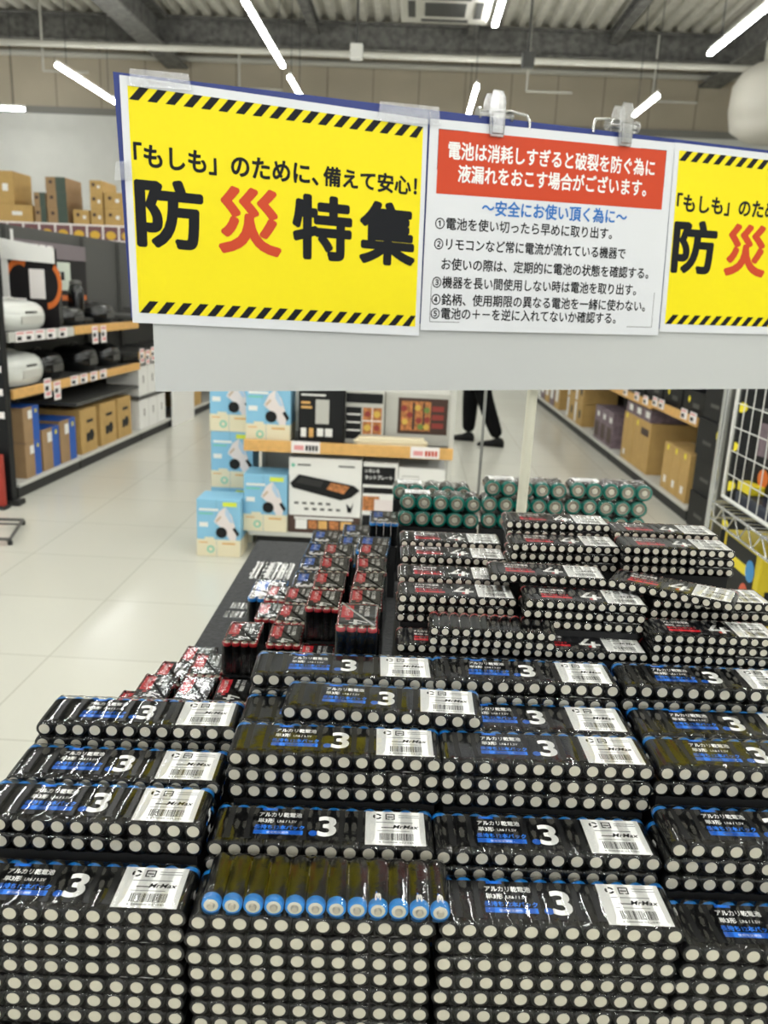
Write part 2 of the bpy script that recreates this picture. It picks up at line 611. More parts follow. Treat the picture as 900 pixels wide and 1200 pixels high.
def barcode_label(b, x0, x1, y0, y1, fn, seed=5, ink=0):
    """icons, maker's name and bar code, drawn on a white label"""
    rg = random.Random(seed)
    W, H = x1 - x0, y1 - y0
    X = lambda u: x0 + W * u
    Y = lambda v: y0 + H * v
    q = lambda u0, u1, v0, v1, mi, l=.00006: b.quad(fn(X(u0), Y(v0), l), fn(X(u1), Y(v0), l), fn(X(u1), Y(v1), l), fn(X(u0), Y(v1), l), mi)
    q(0, 1, 0, 1, 0, 0)
    # recycling ring and square
    cx, cy_, r = X(.20), Y(.84), H * .085
    for i in range(3):
        a0 = i * 2.094 + .3
        pts = [(cx + math.cos(a0 + k * .3) * r, cy_ + math.sin(a0 + k * .3) * r) for k in range(6)]
        ins = [(cx + math.cos(a0 + k * .3) * r * .55, cy_ + math.sin(a0 + k * .3) * r * .55) for k in range(6)]
        for k in range(5):
            b.quad(fn(*pts[k], .00006), fn(*pts[k + 1], .00006), fn(*ins[k + 1], .00006), fn(*ins[k], .00006), 1)
    q(.34, .36, .76, .92, 1); q(.48, .50, .76, .92, 1); q(.34, .50, .90, .925, 1); q(.34, .41, .755, .78, 1); q(.44, .50, .755, .78, 1); q(.37, .47, .82, .85, 1)
    for v in (.88, .82):
        q(.56, .56 + rg.uniform(.3, .38), v, v + .018, 2)
    q(.18, .80, .655, .675, 2)
    q(.20, .74, .405, .42, 2)
    write(b, 'MrMax', lambda x, y, l: fn(x, y, .00006 + l), X(.46), Y(.49), H * .15, 1, width=W * .42, bold=.012, nb=4, off=.012, slant=.25)
    q(.27, .46, .50, .525, 1)
    x = .24
    while x < .80:
        bw = rg.choice((.006, .010, .016))
        q(x, min(x + bw, .8), .14, .345, 1)
        x += bw + rg.choice((.006, .010, .014))
    write(b, '4 988888 012345', lambda x, y, l: fn(x, y, .00006 + l), X(.22), Y(.065), H * .05, 1, width=W * .58)


def flat_fn(z):
    return lambda x, y, l: (x, y, z + l)


def print_AA(b, fn, sx=1.0):
    """white and blue print of the AA pack, around the middle of its top; b gets slots 0 black, 1 white, 2 blue"""
    f = lambda x, y, l: fn(x * sx, y, .00005 + l)
    write(b, 'アルカリ乾電池', f, -.0510, .0078, .0062, 1, width=.0335, bold=.03, nb=6)
    write(b, '単3形', f, -.0510, .0002, .0058, 1, width=.0125, bold=.03, nb=6)
    write(b, 'LR6 / 1.5V', f, -.0360, .0004, .0042, 1, width=.0150, bold=.02, nb=4)
    write(b, '長持ち12本パック', f, -.0530, -.0076, .0056, 2, width=.0385, bold=.04, nb=6)
    b.quad(f(-.0530, -.0142, 0), f(-.0150, -.0142, 0), f(-.0150, -.0090, 0), f(-.0530, -.0090, 0), 2)
    write(b, '使用推奨期限', f, -.0430, -.0130, .0030, 1, width=.0170)
    b.quad(f(-.0495, .0155, 0), f(-.0375, .0155, 0), f(-.0375, .0185, 0), f(-.0495, .0185, 0), 2)
    b.disc(.0034, 0, lambda x, y, h: f(-.0072 + x, -.0114 + y, 0), 20, 2)
    write(b, '3', f, -.0036, -.0140, .0335, 1, width=.0135, bold=.018, nb=10, off=.01, ri=4)


def print_AAA(b, fn, sx=1.0):
    f = lambda x, y, l: fn(x * sx, y, .00005 + l)
    write(b, 'アルカリ乾電池', f, -.0445, .0085, .0058, 1, width=.0260, bold=.03, nb=6)
    write(b, '単4形', f, -.0445, .0015, .0050, 1, width=.0095, bold=.03, nb=6)
    write(b, 'LR03 / 1.5V', f, -.0330, .0016, .0038, 1, width=.0125, bold=.02, nb=4)
    write(b, '長持ち12本パック', f, -.0445, -.0052, .0050, 3, width=.0290, bold=.04, nb=6)
    b.quad(f(-.0445, -.0125, 0), f(-.0130, -.0125, 0), f(-.0130, -.0075, 0), f(-.0445, -.0075, 0), 2)
    b.disc(.0027, 0, lambda x, y, h: f(.0075 + x, -.0108 + y, 0), 18, 2)
    # the squared-off numeral four
    P4 = [[(-.0065, -.006), (.0025, .0085), (.0068, .0085), (-.0010, -.0035)], [(-.0065, -.0078), (.0150, -.0078), (.0150, -.0035), (-.0065, -.0035)], [(.0048, -.0130), (.0090, -.0130), (.0112, .0020), (.0070, .0020)]]
    for k, q in enumerate(P4):
        b.add([f(x + .003, y, .00001 * k) for x, y in q], [(0, 1, 2, 3)], 1)


def make_pack(kind, label, group):
    P, R, n = {'AA': (.0145, .0072, 12), 'AAA': (.0105, .00515, 12)}[kind]
    D = {'AA': .0505, 'AAA': .0447}[kind]
    t = thing('battery_pack', label, 'battery pack', (0, 0, 0), 0, group)
    bm_, mats = battery_mesh(kind)
    b0 = bm_.build('battery', mats, t)
    half = n * P / 2
    b0.location = (-half + P / 2, 0, 0)
    for i in range(1, n):
        c = b0.copy()
        COL.objects.link(c)
        c.parent = t
        c.location = (-half + P * (i + .5), 0, 0)
        c.rotation_euler = (0, random.uniform(0, 6), 0)
    # film
    lp, nr = row_loop(n, P, R, 6, R * .10)
    h = D / 2
    st = [(-h - .0003, R * .22, .3), (-h + .0001, R * .12, 1.8), (-h + .0010, R * .03, 3.4), (-h + .0024, 0, 3.2), (-h + .005, 0, 1.6), (-h * .6, -.0001, .4), (0, -.0001, .15), (h * .6, -.0001, .4),
          (h - .005, 0, 1.4), (h - .0012, R * .03, 1.8), (h - .0001, R * .14, 1.4), (h + .0003, R * .24, .3)]
    f = film_shell(lp, nr, st, lambda a, c, t_: (a, t_, c), R * .03)
    f.build('film_wrap', [FILM, FILM_END], t)
    # printed card under the film and its white label
    z = R - .00025
    b = MB()
    fn = flat_fn(z)
    if kind == 'AA':
        b.quad(fn(-.078, -.0200, 0), fn(.034, -.0200, 0), fn(.034, .0185, 0), fn(-.078, .0185, 0), 0)
        print_AA(b, fn)
        # the numeral repeated on the right-hand end of the wrap
        e = lambda x, y, l: (half + .0004 + l, x, y)
        write(b, '3', e, -.006, -.0040, .0115, 1, width=.0075, bold=.04, nb=6)
        b.disc(.0018, 0, lambda x, y, h_: e(-.0105 + x, -.0025 + y, 0), 14, 2)
        b.build('printed_card', [CARD, WHITE_INK, BLUE_INK, BLUE_INK], t, fixn=False)
        lb = MB()
        barcode_label(lb, .033, .0795, -.0228, .0190, flat_fn(z + .00004))
    else:
        b.quad(fn(-.058, -.0185, 0), fn(.022, -.0185, 0), fn(.022, .0180, 0), fn(-.058, .0180, 0), 0)
        print_AAA(b, fn)
        b.build('printed_card', [CARD4, WHITE_INK, RED_INK, RED_INK], t, fixn=False)
        lb = MB()
        barcode_label(lb, .0215, .0590, -.0205, .0178, flat_fn(z + .00004))
    lb.build('barcode_label', [LABEL, INK, GREY_INK], t, fixn=False)
    return t


def xf(xL, yL, z, yaw, kind):
    """centre of a pack from its leftmost front battery end"""
    P = {'AA': .0145, 'AAA': .0105, 'D': .0342}[kind]
    k = {'AA': 5.5, 'AAA': 5.5, 'D': 2}[kind]
    d = {'AA': .0249, 'AAA': .0220, 'D': .0298}[kind]
    ex = Vector((math.cos(yaw), math.sin(yaw), 0))
    ey = Vector((-math.sin(yaw), math.cos(yaw), 0))
    return Vector((xL, yL, z)) + ex * (P * k) + ey * d


def plinth(c, yaw, hw, hd, ztop):
    if ztop - TZ > .004:
        PLINTH.append((c.x, c.y, yaw, hw, hd, ztop - .0006))


COLN = ['leftmost', 'second', 'third', 'rightmost']
ROWN = ['front row', 'second row back', 'third row back', 'fourth row back', 'fifth row back']
LAYN = ['top', 'second from top', 'third from top', 'fourth from top', 'fifth from top', 'sixth from top', 'seventh from top', 'lowest']
AA_STACKS = [
    # col, row, layers, xL, yL, z, yaw
    (0, 0, 8, -.1740, -.0067, .9713, .036), (1, 0, 8, .0004, .0000, .9687, .040), (2, 0, 8, .1757, .0068, .9698, .042), (3, 0, 7, .3490, .0134, .9558, .036),
    (0, 1, 2, -.1757, .0470, 1.0030, .034), (1, 1, 2, .0000, .0536, .9885, .040), (2, 1, 2, .1727, .0601, .9878, .042), (3, 1, 3, .3502, .0670, 1.0013, .036),
    (0, 2, 2, -.1740, .0985, 1.0050, .040), (1, 2, 3, .0044, .1072, 1.0328, .036), (2, 2, 3, .1764, .1138, 1.0321, .042), (3, 2, 2, .3528, .1206, 1.0331, .034),
    (0, 3, 2, -.1723, .1539, 1.0219, .050), (1, 3, 2, .0030, .1610, 1.0315, .040), (2, 3, 2, .1745, .1670, 1.0315, .040), (3, 3, 2, .3520, .1735, 1.0325, .036),
    (1, 4, 2, .0028, .2141, 1.0494, .046), (2, 4, 2, .1714, .2206, 1.0510, .034), (3, 4, 2, .3480, .2274, 1.0515, .028)]
AA = make_pack('AA', 'x', 'twelve-cell AA battery packs')
first = [True]


def put(proto, used, loc, rot, label):
    if not used[0]:
        used[0] = True
        proto.location = loc
        proto.rotation_euler = rot if isinstance(rot, (tuple, list)) else (0, 0, rot)
        proto['label'] = label
        return proto
    return dup(proto, loc, rot, label)


usedAA = [False]
rj = random.Random(11)
for col, row, lay, xL, yL, z, yaw in AA_STACKS:
    for k in range(lay):
        dx = 0 if k == 0 else rj.uniform(-.0035, .0005)
        dyw = 0 if k == 0 else rj.uniform(-.006, .006)
        dy_ = 0 if k == 0 else rj.uniform(-.0008, .0008)
        c = xf(xL + dx, yL + dy_, z - k * .0146, yaw + dyw, 'AA')
        lab = '%s, %s in the %s stack, %s' % ('printed AA pack' if k == 0 else 'AA battery pack', LAYN[k], COLN[col], ROWN[row])
        put(AA, usedAA, c, yaw + dyw, lab)
    plinth(c, yaw, .082, .022, c.z - .0074)
    if col == 1 and row == 0:
        topz = z

# the pack lying label down with its blue collars forward
bt = bpy.data.meshes.get('battery')
c = xf(.0096, -.0015, .9838, .038, 'AA')
fl = dup(AA, c, (PI, 0, .038 + 0), 'upturned AA pack showing twelve blue battery collars, on the front stack')
for k in list(fl.children):
    if k.name.startswith('printed_card') or k.name.startswith('barcode'):
        pass
# small prints on some of the bare cells
for i in (8, 10, 11):
    b = MB()
    g = lambda x, y, l: (y * .55, -x, -.00705 - l)
    write(b, '3', g, -.020, -.004, .0100, 0, width=.0060, bold=.05, nb=6)
    b.disc(.0010, 0, lambda x, y, h: g(-.0128 + x, -.0026 + y, 0), 10, 1)
    cells = [q for q in fl.children if q.name.startswith('battery')]
    o = b.build('cell_print_glint', [WHITE_INK, BLUE_INK], fl, fixn=False)
    o.location = (-.087 + .0145 * (i + .5), 0, 0)
# the pack set askew on the fourth row
put(AA, usedAA, xf(.0395, .1620, 1.0462, .0, 'AA'), .0, 'black AA pack set askew across the second and third stacks')

# ------------------------------------------------------------------ AAA packs
AAA = make_pack('AAA', 'x', 'twelve-cell AAA battery packs')
usedA = [False]
AAA_STACKS = [
    # label stem, layers, xL, yL, z, yaw
    ('at the front left, beside the dark riser side', 1, .1332, .2871, 1.0562, .03),
    ('at the middle front, right of the upturned pair', 1, .2590, .2850, 1.0590, .02),
    ('of the left stack behind the upturned pair', 3, .1329, .3391, 1.0888, .033),
    ('level behind the left three-layer stack', 1, .1310, .3890, 1.0920, .02),
    ('at the left in front of the green batteries', 1, .1335, .4471, 1.0973, .036),
    ('last of the left line, below the green batteries', 1, .1320, .4960, 1.1010, .04),
    ('of the middle stack with loose pack at its corner', 3, .2622, .3181, 1.0981, .0),
    ('of the middle back stack below the sign pole', 3, .2585, .4260, 1.1250, .05),
    ('of the highest pair at the foot of the sign pole', 2, .2566, .4779, 1.1372, .03),
    ('of the right front stack', 3, .3848, .2828, 1.0825, .023),
    ('of the right stack under the slanting pack', 2, .3954, .3322, 1.1001, .04),
    ('of the right back three-layer stack', 3, .3821, .4167, 1.1310, .02),
    ('at the right end of the last line', 1, .3820, .4660, 1.1340, .04)]
for stem, lay, xL, yL, z, yaw in AAA_STACKS:
    for k in range(lay):
        dx = 0 if k == 0 else rj.uniform(-.002, .001)
        yw = yaw + (0 if k == 0 else rj.uniform(-.008, .008))
        c = xf(xL + dx, yL, z - k * .0106, yw, 'AAA')
        if lay == 1:
            lab = 'AAA battery pack %s' % stem
        else:
            lab = 'AAA battery pack, %s %s' % (LAYN[k] if k < lay - 1 else 'bottom', stem)
        put(AAA, usedA, c, yw, lab)
    plinth(c, yaw, .058, .019, c.z - .0053)
put(AAA, usedA, xf(.1652, .2830, 1.0670, .007, 'AAA'), .007, 'AAA pack lying under the upturned AAA pack at the front')
c = xf(.1656, .2828, 1.0776, .0, 'AAA')
put(AAA, usedA, c, (0, PI, 0), 'upturned AAA pack with clear back and a line of red collars')
put(AAA, usedA, xf(.2290, .3620, 1.1095, .0, 'AAA'), .0, 'AAA pack laid loosely across the left and middle stacks')
plinth(Vector((.300, .3870, 0)), 0, .038, .016, 1.1035)
put(AAA, usedA, xf(.3530, .3560, 1.1112, -.47, 'AAA'), -.47, 'loose AAA pack lying at a slant on the right stack')

# ------------------------------------------------------------------ D packs
GROUP_D = 'five-cell green collared D battery packs'
D0 = thing('battery_pack', 'x', 'battery pack', (0, 0, 0), 0, GROUP_D)
bm_, mats = battery_mesh('D')
n, P, R = 5, .0342, .0172
b0 = bm_.build('battery', mats, D0)
b0.rotation_euler = (0, 0, PI)
b0.location = (-2 * P, 0, 0)
for i in range(1, n):
    k = b0.copy()
    COL.objects.link(k)
    k.parent = D0
    k.location = ((i - 2) * P, 0, 0)
lp, nr = row_loop(n, P, R, 10, R * .25)
h = .0308
st = [(-h - .0005, R * .20, .2), (-h + .0002, R * .10, 1.0), (-h + .002, R * .03, 1.0), (-h + .006, 0, 1.2), (-h * .5, 0, 1.2), (0, 0, 1.2), (h * .5, 0, 1.2), (h - .006, 0, 1.2), (h - .001, R * .06, 1), (h + .0004, R * .2, .3)]
film_shell(lp, nr, st, lambda a, c, t_: (a, t_, c), R * .035, 4).build('film_wrap', [FILM_LOOSE, FILM_END], D0)
b = MB()
barcode_label(b, -.075, -.022, -.014, .020, flat_fn(R - .0001))
b.build('barcode_label', [LABEL, INK, GREY_INK], D0, fixn=False)
b = MB()  # highlights of the film painted white on the cells, as plus marks and bars
for i in range(5):
    x0 = (i - 2) * P
    f = lambda x, y, l: (x0 + x, y, R - .0006 + l)
    if i > 1:
        write(b, '+', f, -.006, -.004, .018, 0, width=.010, bold=.05)
    b.quad(f(-.012, .016, 0), f(.010, .016, 0), f(.010, .020, 0), f(-.012, .020, 0), 0)
b.build('cell_print_glint', [WHITE_INK], D0, fixn=False)
usedD = [False]
for lab, x, y, z, yaw, base in (
        ('green collared D battery pack, upper of the left pair', .1360, 1.20, .9765, .02, 0), ('green collared D battery pack, lower of the left pair', .1330, 1.20, .9420, .02, 1),
        ('green collared D battery pack behind the left pair', .1190, 1.265, .982, .03, 1),
        ('green collared D pack, top of the middle stack behind the pole', .3100, 1.20, 1.0150, .02, 0), ('green collared D pack, second of the middle stack behind the pole', .3060, 1.20, .9805, .02, 0),
        ('green collared D pack, bottom of the middle stack behind the pole', .3070, 1.20, .9460, .02, 1),
        ('green collared D battery pack, top of the right stack', .4860, 1.20, 1.0190, .02, 0), ('green collared D battery pack, second of the right stack', .4790, 1.20, .9845, .02, 0),
        ('green collared D battery pack, bottom of the right stack', .4790, 1.20, .9500, .02, 1)):
    c = xf(x, y, z, yaw, 'D')
    put(D0, usedD, c, yaw, lab)
    if base:
        plinth(c, yaw, .083, .028, z - .0175)


# ------------------------------------------------------------------ upright brick packs
def make_brick(kind, name_label, cells):
    P, R, nx, ny, H = {'AAA': (.0106, .0051, 4, 6, .0455), 'AA': (.0145, .0070, 4, 6, .0520)}[kind]
    g = 'upright AAA battery bricks with red print' if kind == 'AAA' else 'upright AA battery bricks with blue print'
    t = thing('battery_brick', name_label, 'battery pack', (0, 0, 0), 0, g)
    W, D = nx * P, ny * P
    bm_, mats = battery_mesh(kind)
    b0 = None
    for i in range(nx):
        for j in range(ny):
            if cells == 'front' and j > 0 and i > 0:
                continue
            if b0 is None:
                b0 = bm_.build('battery', mats, t)
                k = b0
            else:
                k = b0.copy()
                COL.objects.link(k)
                k.parent = t
            k.rotation_euler = (PI / 2, 0, 0)
            k.location = (-W / 2 + P * (i + .5), -D / 2 + P * (j + .5), H / 2 - .0006)
    # wrap: a loop in (x, y) with one shallow bump per cell
    pts, nr = [], []
    per = 5

    def side(x0, y0, dx, dy, cnt, nx_, ny_):
        for i in range(cnt * per):
            u = i / per
            d_ = R * .10 * (1 - math.sin(PI * (u % 1.0)) ** .8)
            q = (x0 + dx * u * P - nx_ * d_, y0 + dy * u * P - ny_ * d_)
            pts.append(q)
            nr.append((nx_, ny_))
    side(-W / 2, D / 2, 0, -1, ny, -1, 0)
    side(-W / 2, -D / 2, 1, 0, nx, 0, -1)
    side(W / 2, -D / 2, 0, 1, ny, 1, 0)
    side(W / 2, D / 2, -1, 0, nx, 0, 1)
    st = [(0.0002, .004, 0), (.0008, .0008, .5), (.004, 0, 1), (H * .3, 0, 1), (H * .6, 0, 1), (H - .006, 0, 1), (H - .0015, .0003, 1.5), (H - .0002, .0016, 1.0), (H, .0030, 0)]
    f = film_shell(pts, nr, st, lambda a, c, t_: (a, c, t_), R * .05, 2, cap=False)
    m_ = len(st)
    nn = len(pts)
    f.f.append([(m_ - 1) * nn + i for i in range(nn)])
    f.m.append(0)
    f.s.append(False)
    f.build('film_wrap', FILM_LOOSE, t)
    b = MB()
    z = H - .0007
    b.quad((-W / 2 + .0025, -D / 2 + .004, z), (W / 2 - .0025, -D / 2 + .004, z), (W / 2 - .0025, D / 2 - .004, z), (-W / 2 + .0025, D / 2 - .004, z), 0)
    # text runs from the back to the front
    if kind == 'AAA':
        s_ = .62
        fn = lambda x, y, l: (y * .80 / s_ * .95, -x * .92, z + l)
        f2 = lambda x, y, l: fn(x * s_, y * s_, l + .00005)
        write(b, 'アルカリ乾電池', f2, -.044, .0095, .0075, 1, width=.050, bold=.03)
        write(b, '単4形 LR03', f2, -.044, .0010, .0060, 1, width=.036, bold=.03)
        b.quad(f2(-.044, -.0230, 0), f2(.016, -.0230, 0), f2(.016, -.0065, 0), f2(-.044, -.0065, 0), 2)
        write(b, '20本パック', f2, -.040, -.018, .0085, 1, width=.046, bold=.02)
        b.disc(.0036, 0, lambda x, y, h: f2(.0225 + x, -.013 + y, 0), 16, 2)
        P4 = [[(-.0065, -.006), (.0025, .0085), (.0068, .0085), (-.0010, -.0035)], [(-.0065, -.0078), (.0150, -.0078), (.0150, -.0035), (-.0065, -.0035)], [(.0048, -.0130), (.0090, -.0130), (.0112, .0020), (.0070, .0020)]]
        for k_, q in enumerate(P4):
            b.add([f2(x * 1.05 + .031, y * 1.15 + .004, .00001 * k_) for x, y in q], [(0, 1, 2, 3)], 1)
        b.build('printed_card', [CARD, WHITE_INK, RED_INK], t, fixn=False)
    else:
        f2 = lambda x, y, l: (y, -x * .80, z + .00005 + l)
        write(b, 'アルカリ乾電池', f2, -.042, .0160, .0085, 1, width=.050, bold=.03)
        write(b, '単3形 LR6', f2, -.042, .0060, .0065, 1, width=.034, bold=.03)
        b.quad(f2(-.042, -.0210, 0), f2(.005, -.0210, 0), f2(.005, -.0030, 0), f2(-.042, -.0030, 0), 2)
        write(b, '20本パック', f2, -.038, -.015, .0085, 1, width=.038, bold=.02)
        b.disc(.0045, 0, lambda x, y, h: f2(.0155 + x, -.016 + y, 0), 16, 2)
        write(b, '3', f2, .020, -.019, .038, 1, width=.021, bold=.035, nb=8)
        b.build('printed_card', [CARD, WHITE_INK, BLUE_INK], t, fixn=False)
    return t, W, D, H


YB = .03
for kind, grp, lst in (('AAA', None, [
        # label, x left, y front, z top, full cells
        ('upright red-print AAA brick raised at the front right of the bricks', .0660, .2900, 1.0760, 1),
        ('upright red-print AAA brick hidden behind the raised front one', .0660, .3950, 1.0300, 0),
        ('red-print AAA brick, second in the right line of bricks', .0660, .4610, 1.0300, 1),
        ('red-print AAA brick, third in the right line of bricks', .0660, .5280, 1.0300, 0),
        ('red-print AAA brick, fourth in the right line of bricks', .0660, .5930, 1.0300, 0),
        ('red-print AAA brick, last in the right line before blue bricks', .0660, .6580, 1.0300, 0),
        ('red-print AAA brick standing proud at the head of the middle line', .0150, .4520, 1.0300, 1),
        ('red-print AAA brick, second in the middle line of bricks', .0150, .5200, 1.0300, 0),
        ('red-print AAA brick, third in the middle line of bricks', .0150, .5860, 1.0300, 0),
        ('red-print AAA brick, fourth in the middle line of bricks', .0150, .6510, 1.0300, 0),
        ('low red-print AAA brick at the foot of the middle line', .0130, .3860, .9840, 1),
        ('lowest red-print AAA brick beside the wrapped AA pack corner', -.0310, .3760, .9380, 1),
        ('red-print AAA brick right of the tall shiny-topped one', -.0310, .4420, .9840, 1),
        ('red-print AAA brick, second in the line left of middle', -.0310, .5120, .9840, 0),
        ('red-print AAA brick, third in the line left of middle', -.0310, .5790, .9840, 0),
        ('tall shiny-topped red-print AAA brick near the table edge', -.0840, .4420, .9840, 1),
        ('shiny red-print AAA brick behind the tall shiny-topped one', -.0800, .6300, .9380, 0),
        ('shiny red-print AAA brick in front of the single blue brick', -.0790, .7060, .9380, 0),
        ('low red-print AAA brick, nearest the tall brick front', -.0830, .3770, .9380, 0),
        ('low red-print AAA brick left of the tall brick', -.1280, .4400, .9380, 0),
        ('low red-print AAA brick behind the left AA pack label', -.1275, .3740, .9380, 0),
        ('low red-print AAA brick, front one at the left table edge', -.1750, .3740, .9380, 0),
        ('low red-print AAA brick, second along the left table edge', -.1745, .4400, .9240, 0),
        ('low red-print AAA brick, third along the left table edge', -.1600, .5080, .9160, 0),
        ('small lit red-print AAA brick at the back of the low group', -.1150, .5400, .8960, 0),
        ('red-print AAA brick poking out lowest at the far left', -.2205, .4150, .8920, 0)]),
        ('AA', None, [
            ('blue-print AA brick standing alone on the black mat', -.1230, .7970, .9050, 1),
            ('blue-print AA brick beneath the lone one on the mat', -.1230, .7960, .8525, 0),
            ('blue-print AA brick, nearest in the left blue line', -.0600, .8500, .9050, 0),
            ('blue-print AA brick, second in the left blue line', -.0600, .9400, .9050, 0),
            ('blue-print AA brick, third in the left blue line', -.0600, 1.0300, .9050, 0),
            ('blue-print AA brick, farthest in the left blue line', -.0600, 1.1200, .9050, 0),
            ('blue-print AA brick, nearer in the middle blue line', .0000, 1.0000, .9050, 0),
            ('blue-print AA brick, second in the middle blue line', .0000, 1.0900, .9050, 0),
            ('blue-print AA brick, farthest in the middle blue line', .0000, 1.1800, .9050, 0),
            ('blue-print AA brick, nearer of the raised pair by the riser', .0480, 1.0000 - .09, .9600, 1),
            ('blue-print AA brick, farther of the raised pair by the riser', .0600, 1.1000, .9600, 0)])):
    full, W, D, H = make_brick(kind, 'x', 'all')
    front, W, D, H = make_brick(kind, 'x', 'front')
    uf, ur = [False], [False]
    for lab, xl, yf, zt, fullc in lst:
        yaw = rj.uniform(-.03, .05)
        loc = (xl + W / 2, yf + D / 2, zt - H)
        put(full if fullc else front, uf if fullc else ur, loc, yaw, lab)
        if zt - H - TZ > .01 and 'alone' not in lab:
            plinth(Vector(loc), yaw, W / 2 - .003, D / 2 - .003, zt - H)
    for q, u in ((full, uf), (front, ur)):
        assert u[0]

# stepped riser beneath the packs
rs = thing('display_riser', 'black stepped riser under the battery stacks on the display table', 'display riser')
MB().box(.124, .540, .29, .56, TZ + .0005, 1.0300).build('riser_block', riser_m, rs)
for x, y, yaw, hw, hd, zt in PLINTH:
    z0 = 1.0305 if (.124 < x < .54 and .30 < y < .55 and zt > 1.035) else TZ + .0005
    MB().box(-hw, hw, -hd, hd, z0, zt).build('riser_block', riser_m, rs, loc=(x, y, 0), rot=yaw)
# blue divider between AA and AAA packs
tag(MB().box(-.085, .085, -.0012, .0012, 0, .245).box(.0851, .235, -.0012, .0012, 0, .245).build('divider_board', mat('divider_blue', (10, 92, 190), .4), loc=(.290, .2775, TZ), rot=.02), 'thin blue divider board between the AA and AAA packs', 'divider')

# ================================================================== SIGN
so = Vector((-.256, .652, 1.642))
e1 = Vector((.92642, .37648, .0040)).normalized()
up = Vector((-.02139, .04202, .99889)).normalized()
nn = e1.cross(up).normalized()          # towards the camera
if nn.y > 0:
    nn = -nn


def SG(s, t, l):
    return so + e1 * s + up * t + nn * l


sign_white = mat('sign_panel_white', (192, 194, 193), .45)
sign_blue = mat('sign_backing_blue', (22, 44, 120), .35)
sign_pole = mat('sign_pole_ivory', (214, 211, 192), .4)
st_ = thing('sign_stand', 'white sign board with blue backing on an ivory pole above the batteries', 'sign', (0, 0, 0))
b = MB()
b.prism([(.032, -.388), (1.29, -.388), (1.29, -.010), (.032, -.010)], lambda x, y, h: SG(x, y, h), -.008, 0)
b.build('panel', sign_white, st_)
b = MB()
b.prism([(-.006, .009), (1.292, .009), (1.292, -.286), (.0035, -.290)], lambda x, y, h: SG(x, y, h), .0004, .0024)
b.build('blue_backing', sign_blue, st_)
pb = SG(.629, -.30, -.024)
b = MB()
b.tube((pb.x + .010, pb.y + .012, 1.46), (pb.x + .004, pb.y + .010, TZ + .01), .0088, 0, 18)
b.build('pole', sign_pole, st_)
MB().lathe([(.0088, .012), (.045, .012), (.05, .006), (.05, 0.0005)], lambda x, y, h: (pb.x + .006 + x, pb.y + .01 + y, TZ + h), 24).build('pole_base', sign_pole, st_)
b = MB()
for z in (1.32,):
    b.lathe([(.0092, -.012), (.0125, -.012), (.0125, .012), (.0092, .012)], lambda x, y, h: (pb.x + .008 + x, pb.y + .0115 + y, z + h), 18)
b.build('pole_clamp', sign_white, st_)
# clear tape bits along the board edges
TAPE = film_mat('clear_tape', 1.2, .10, .2, .8, 60)
for s0, s1, t0, t1 in ((.012, .090, -.006, .016), (.345, .440, -.014, .013), (-.010, .012, -.12, -.095)):
    b = MB()
    b.prism([(s0, t0), (s1, t0 + .003), (s1 - .004, t1), (s0 + .002, t1 - .002)], lambda x, y, h: SG(x, y, h), .0062, .0066)
    b.build('clear_tape', TAPE, st_)

paper = mat('poster_paper_white', (218, 220, 224), .4)
yellow = mat('poster_yellow', (240, 222, 2), .45, spec=.3)
pblack = mat('poster_black', (16, 18, 24), .5, spec=.2)
pred = mat('poster_red', (200, 66, 30), .45, spec=.3)
pblue = mat('poster_blue', (28, 110, 190), .45)


def poster_fn(tl, tr, bl, br, W, H, base=.003):
    def f(x, y, l):
        u, v = x / W, y / H
        a = (tl[0] * (1 - u) + tr[0] * u, tl[1] * (1 - u) + tr[1] * u)
        c = (bl[0] * (1 - u) + br[0] * u, bl[1] * (1 - u) + br[1] * u)
        bow = .0012 * math.sin(PI * u) + .0008 * math.sin(PI * v)
        return SG(a[0] * v + c[0] * (1 - v), a[1] * v + c[1] * (1 - v), base + bow + l)
    return f


def sheet(b, f, x0, x1, y0, y1, mi, l, nx=8, ny=6):
    vs = [f(x0 + (x1 - x0) * i / nx, y0 + (y1 - y0) * j / ny, l) for j in range(ny + 1) for i in range(nx + 1)]
    b.add(vs, [(j * (nx + 1) + i, j * (nx + 1) + i + 1, (j + 1) * (nx + 1) + i + 1, (j + 1) * (nx + 1) + i) for j in range(ny) for i in range(nx)], mi, True)


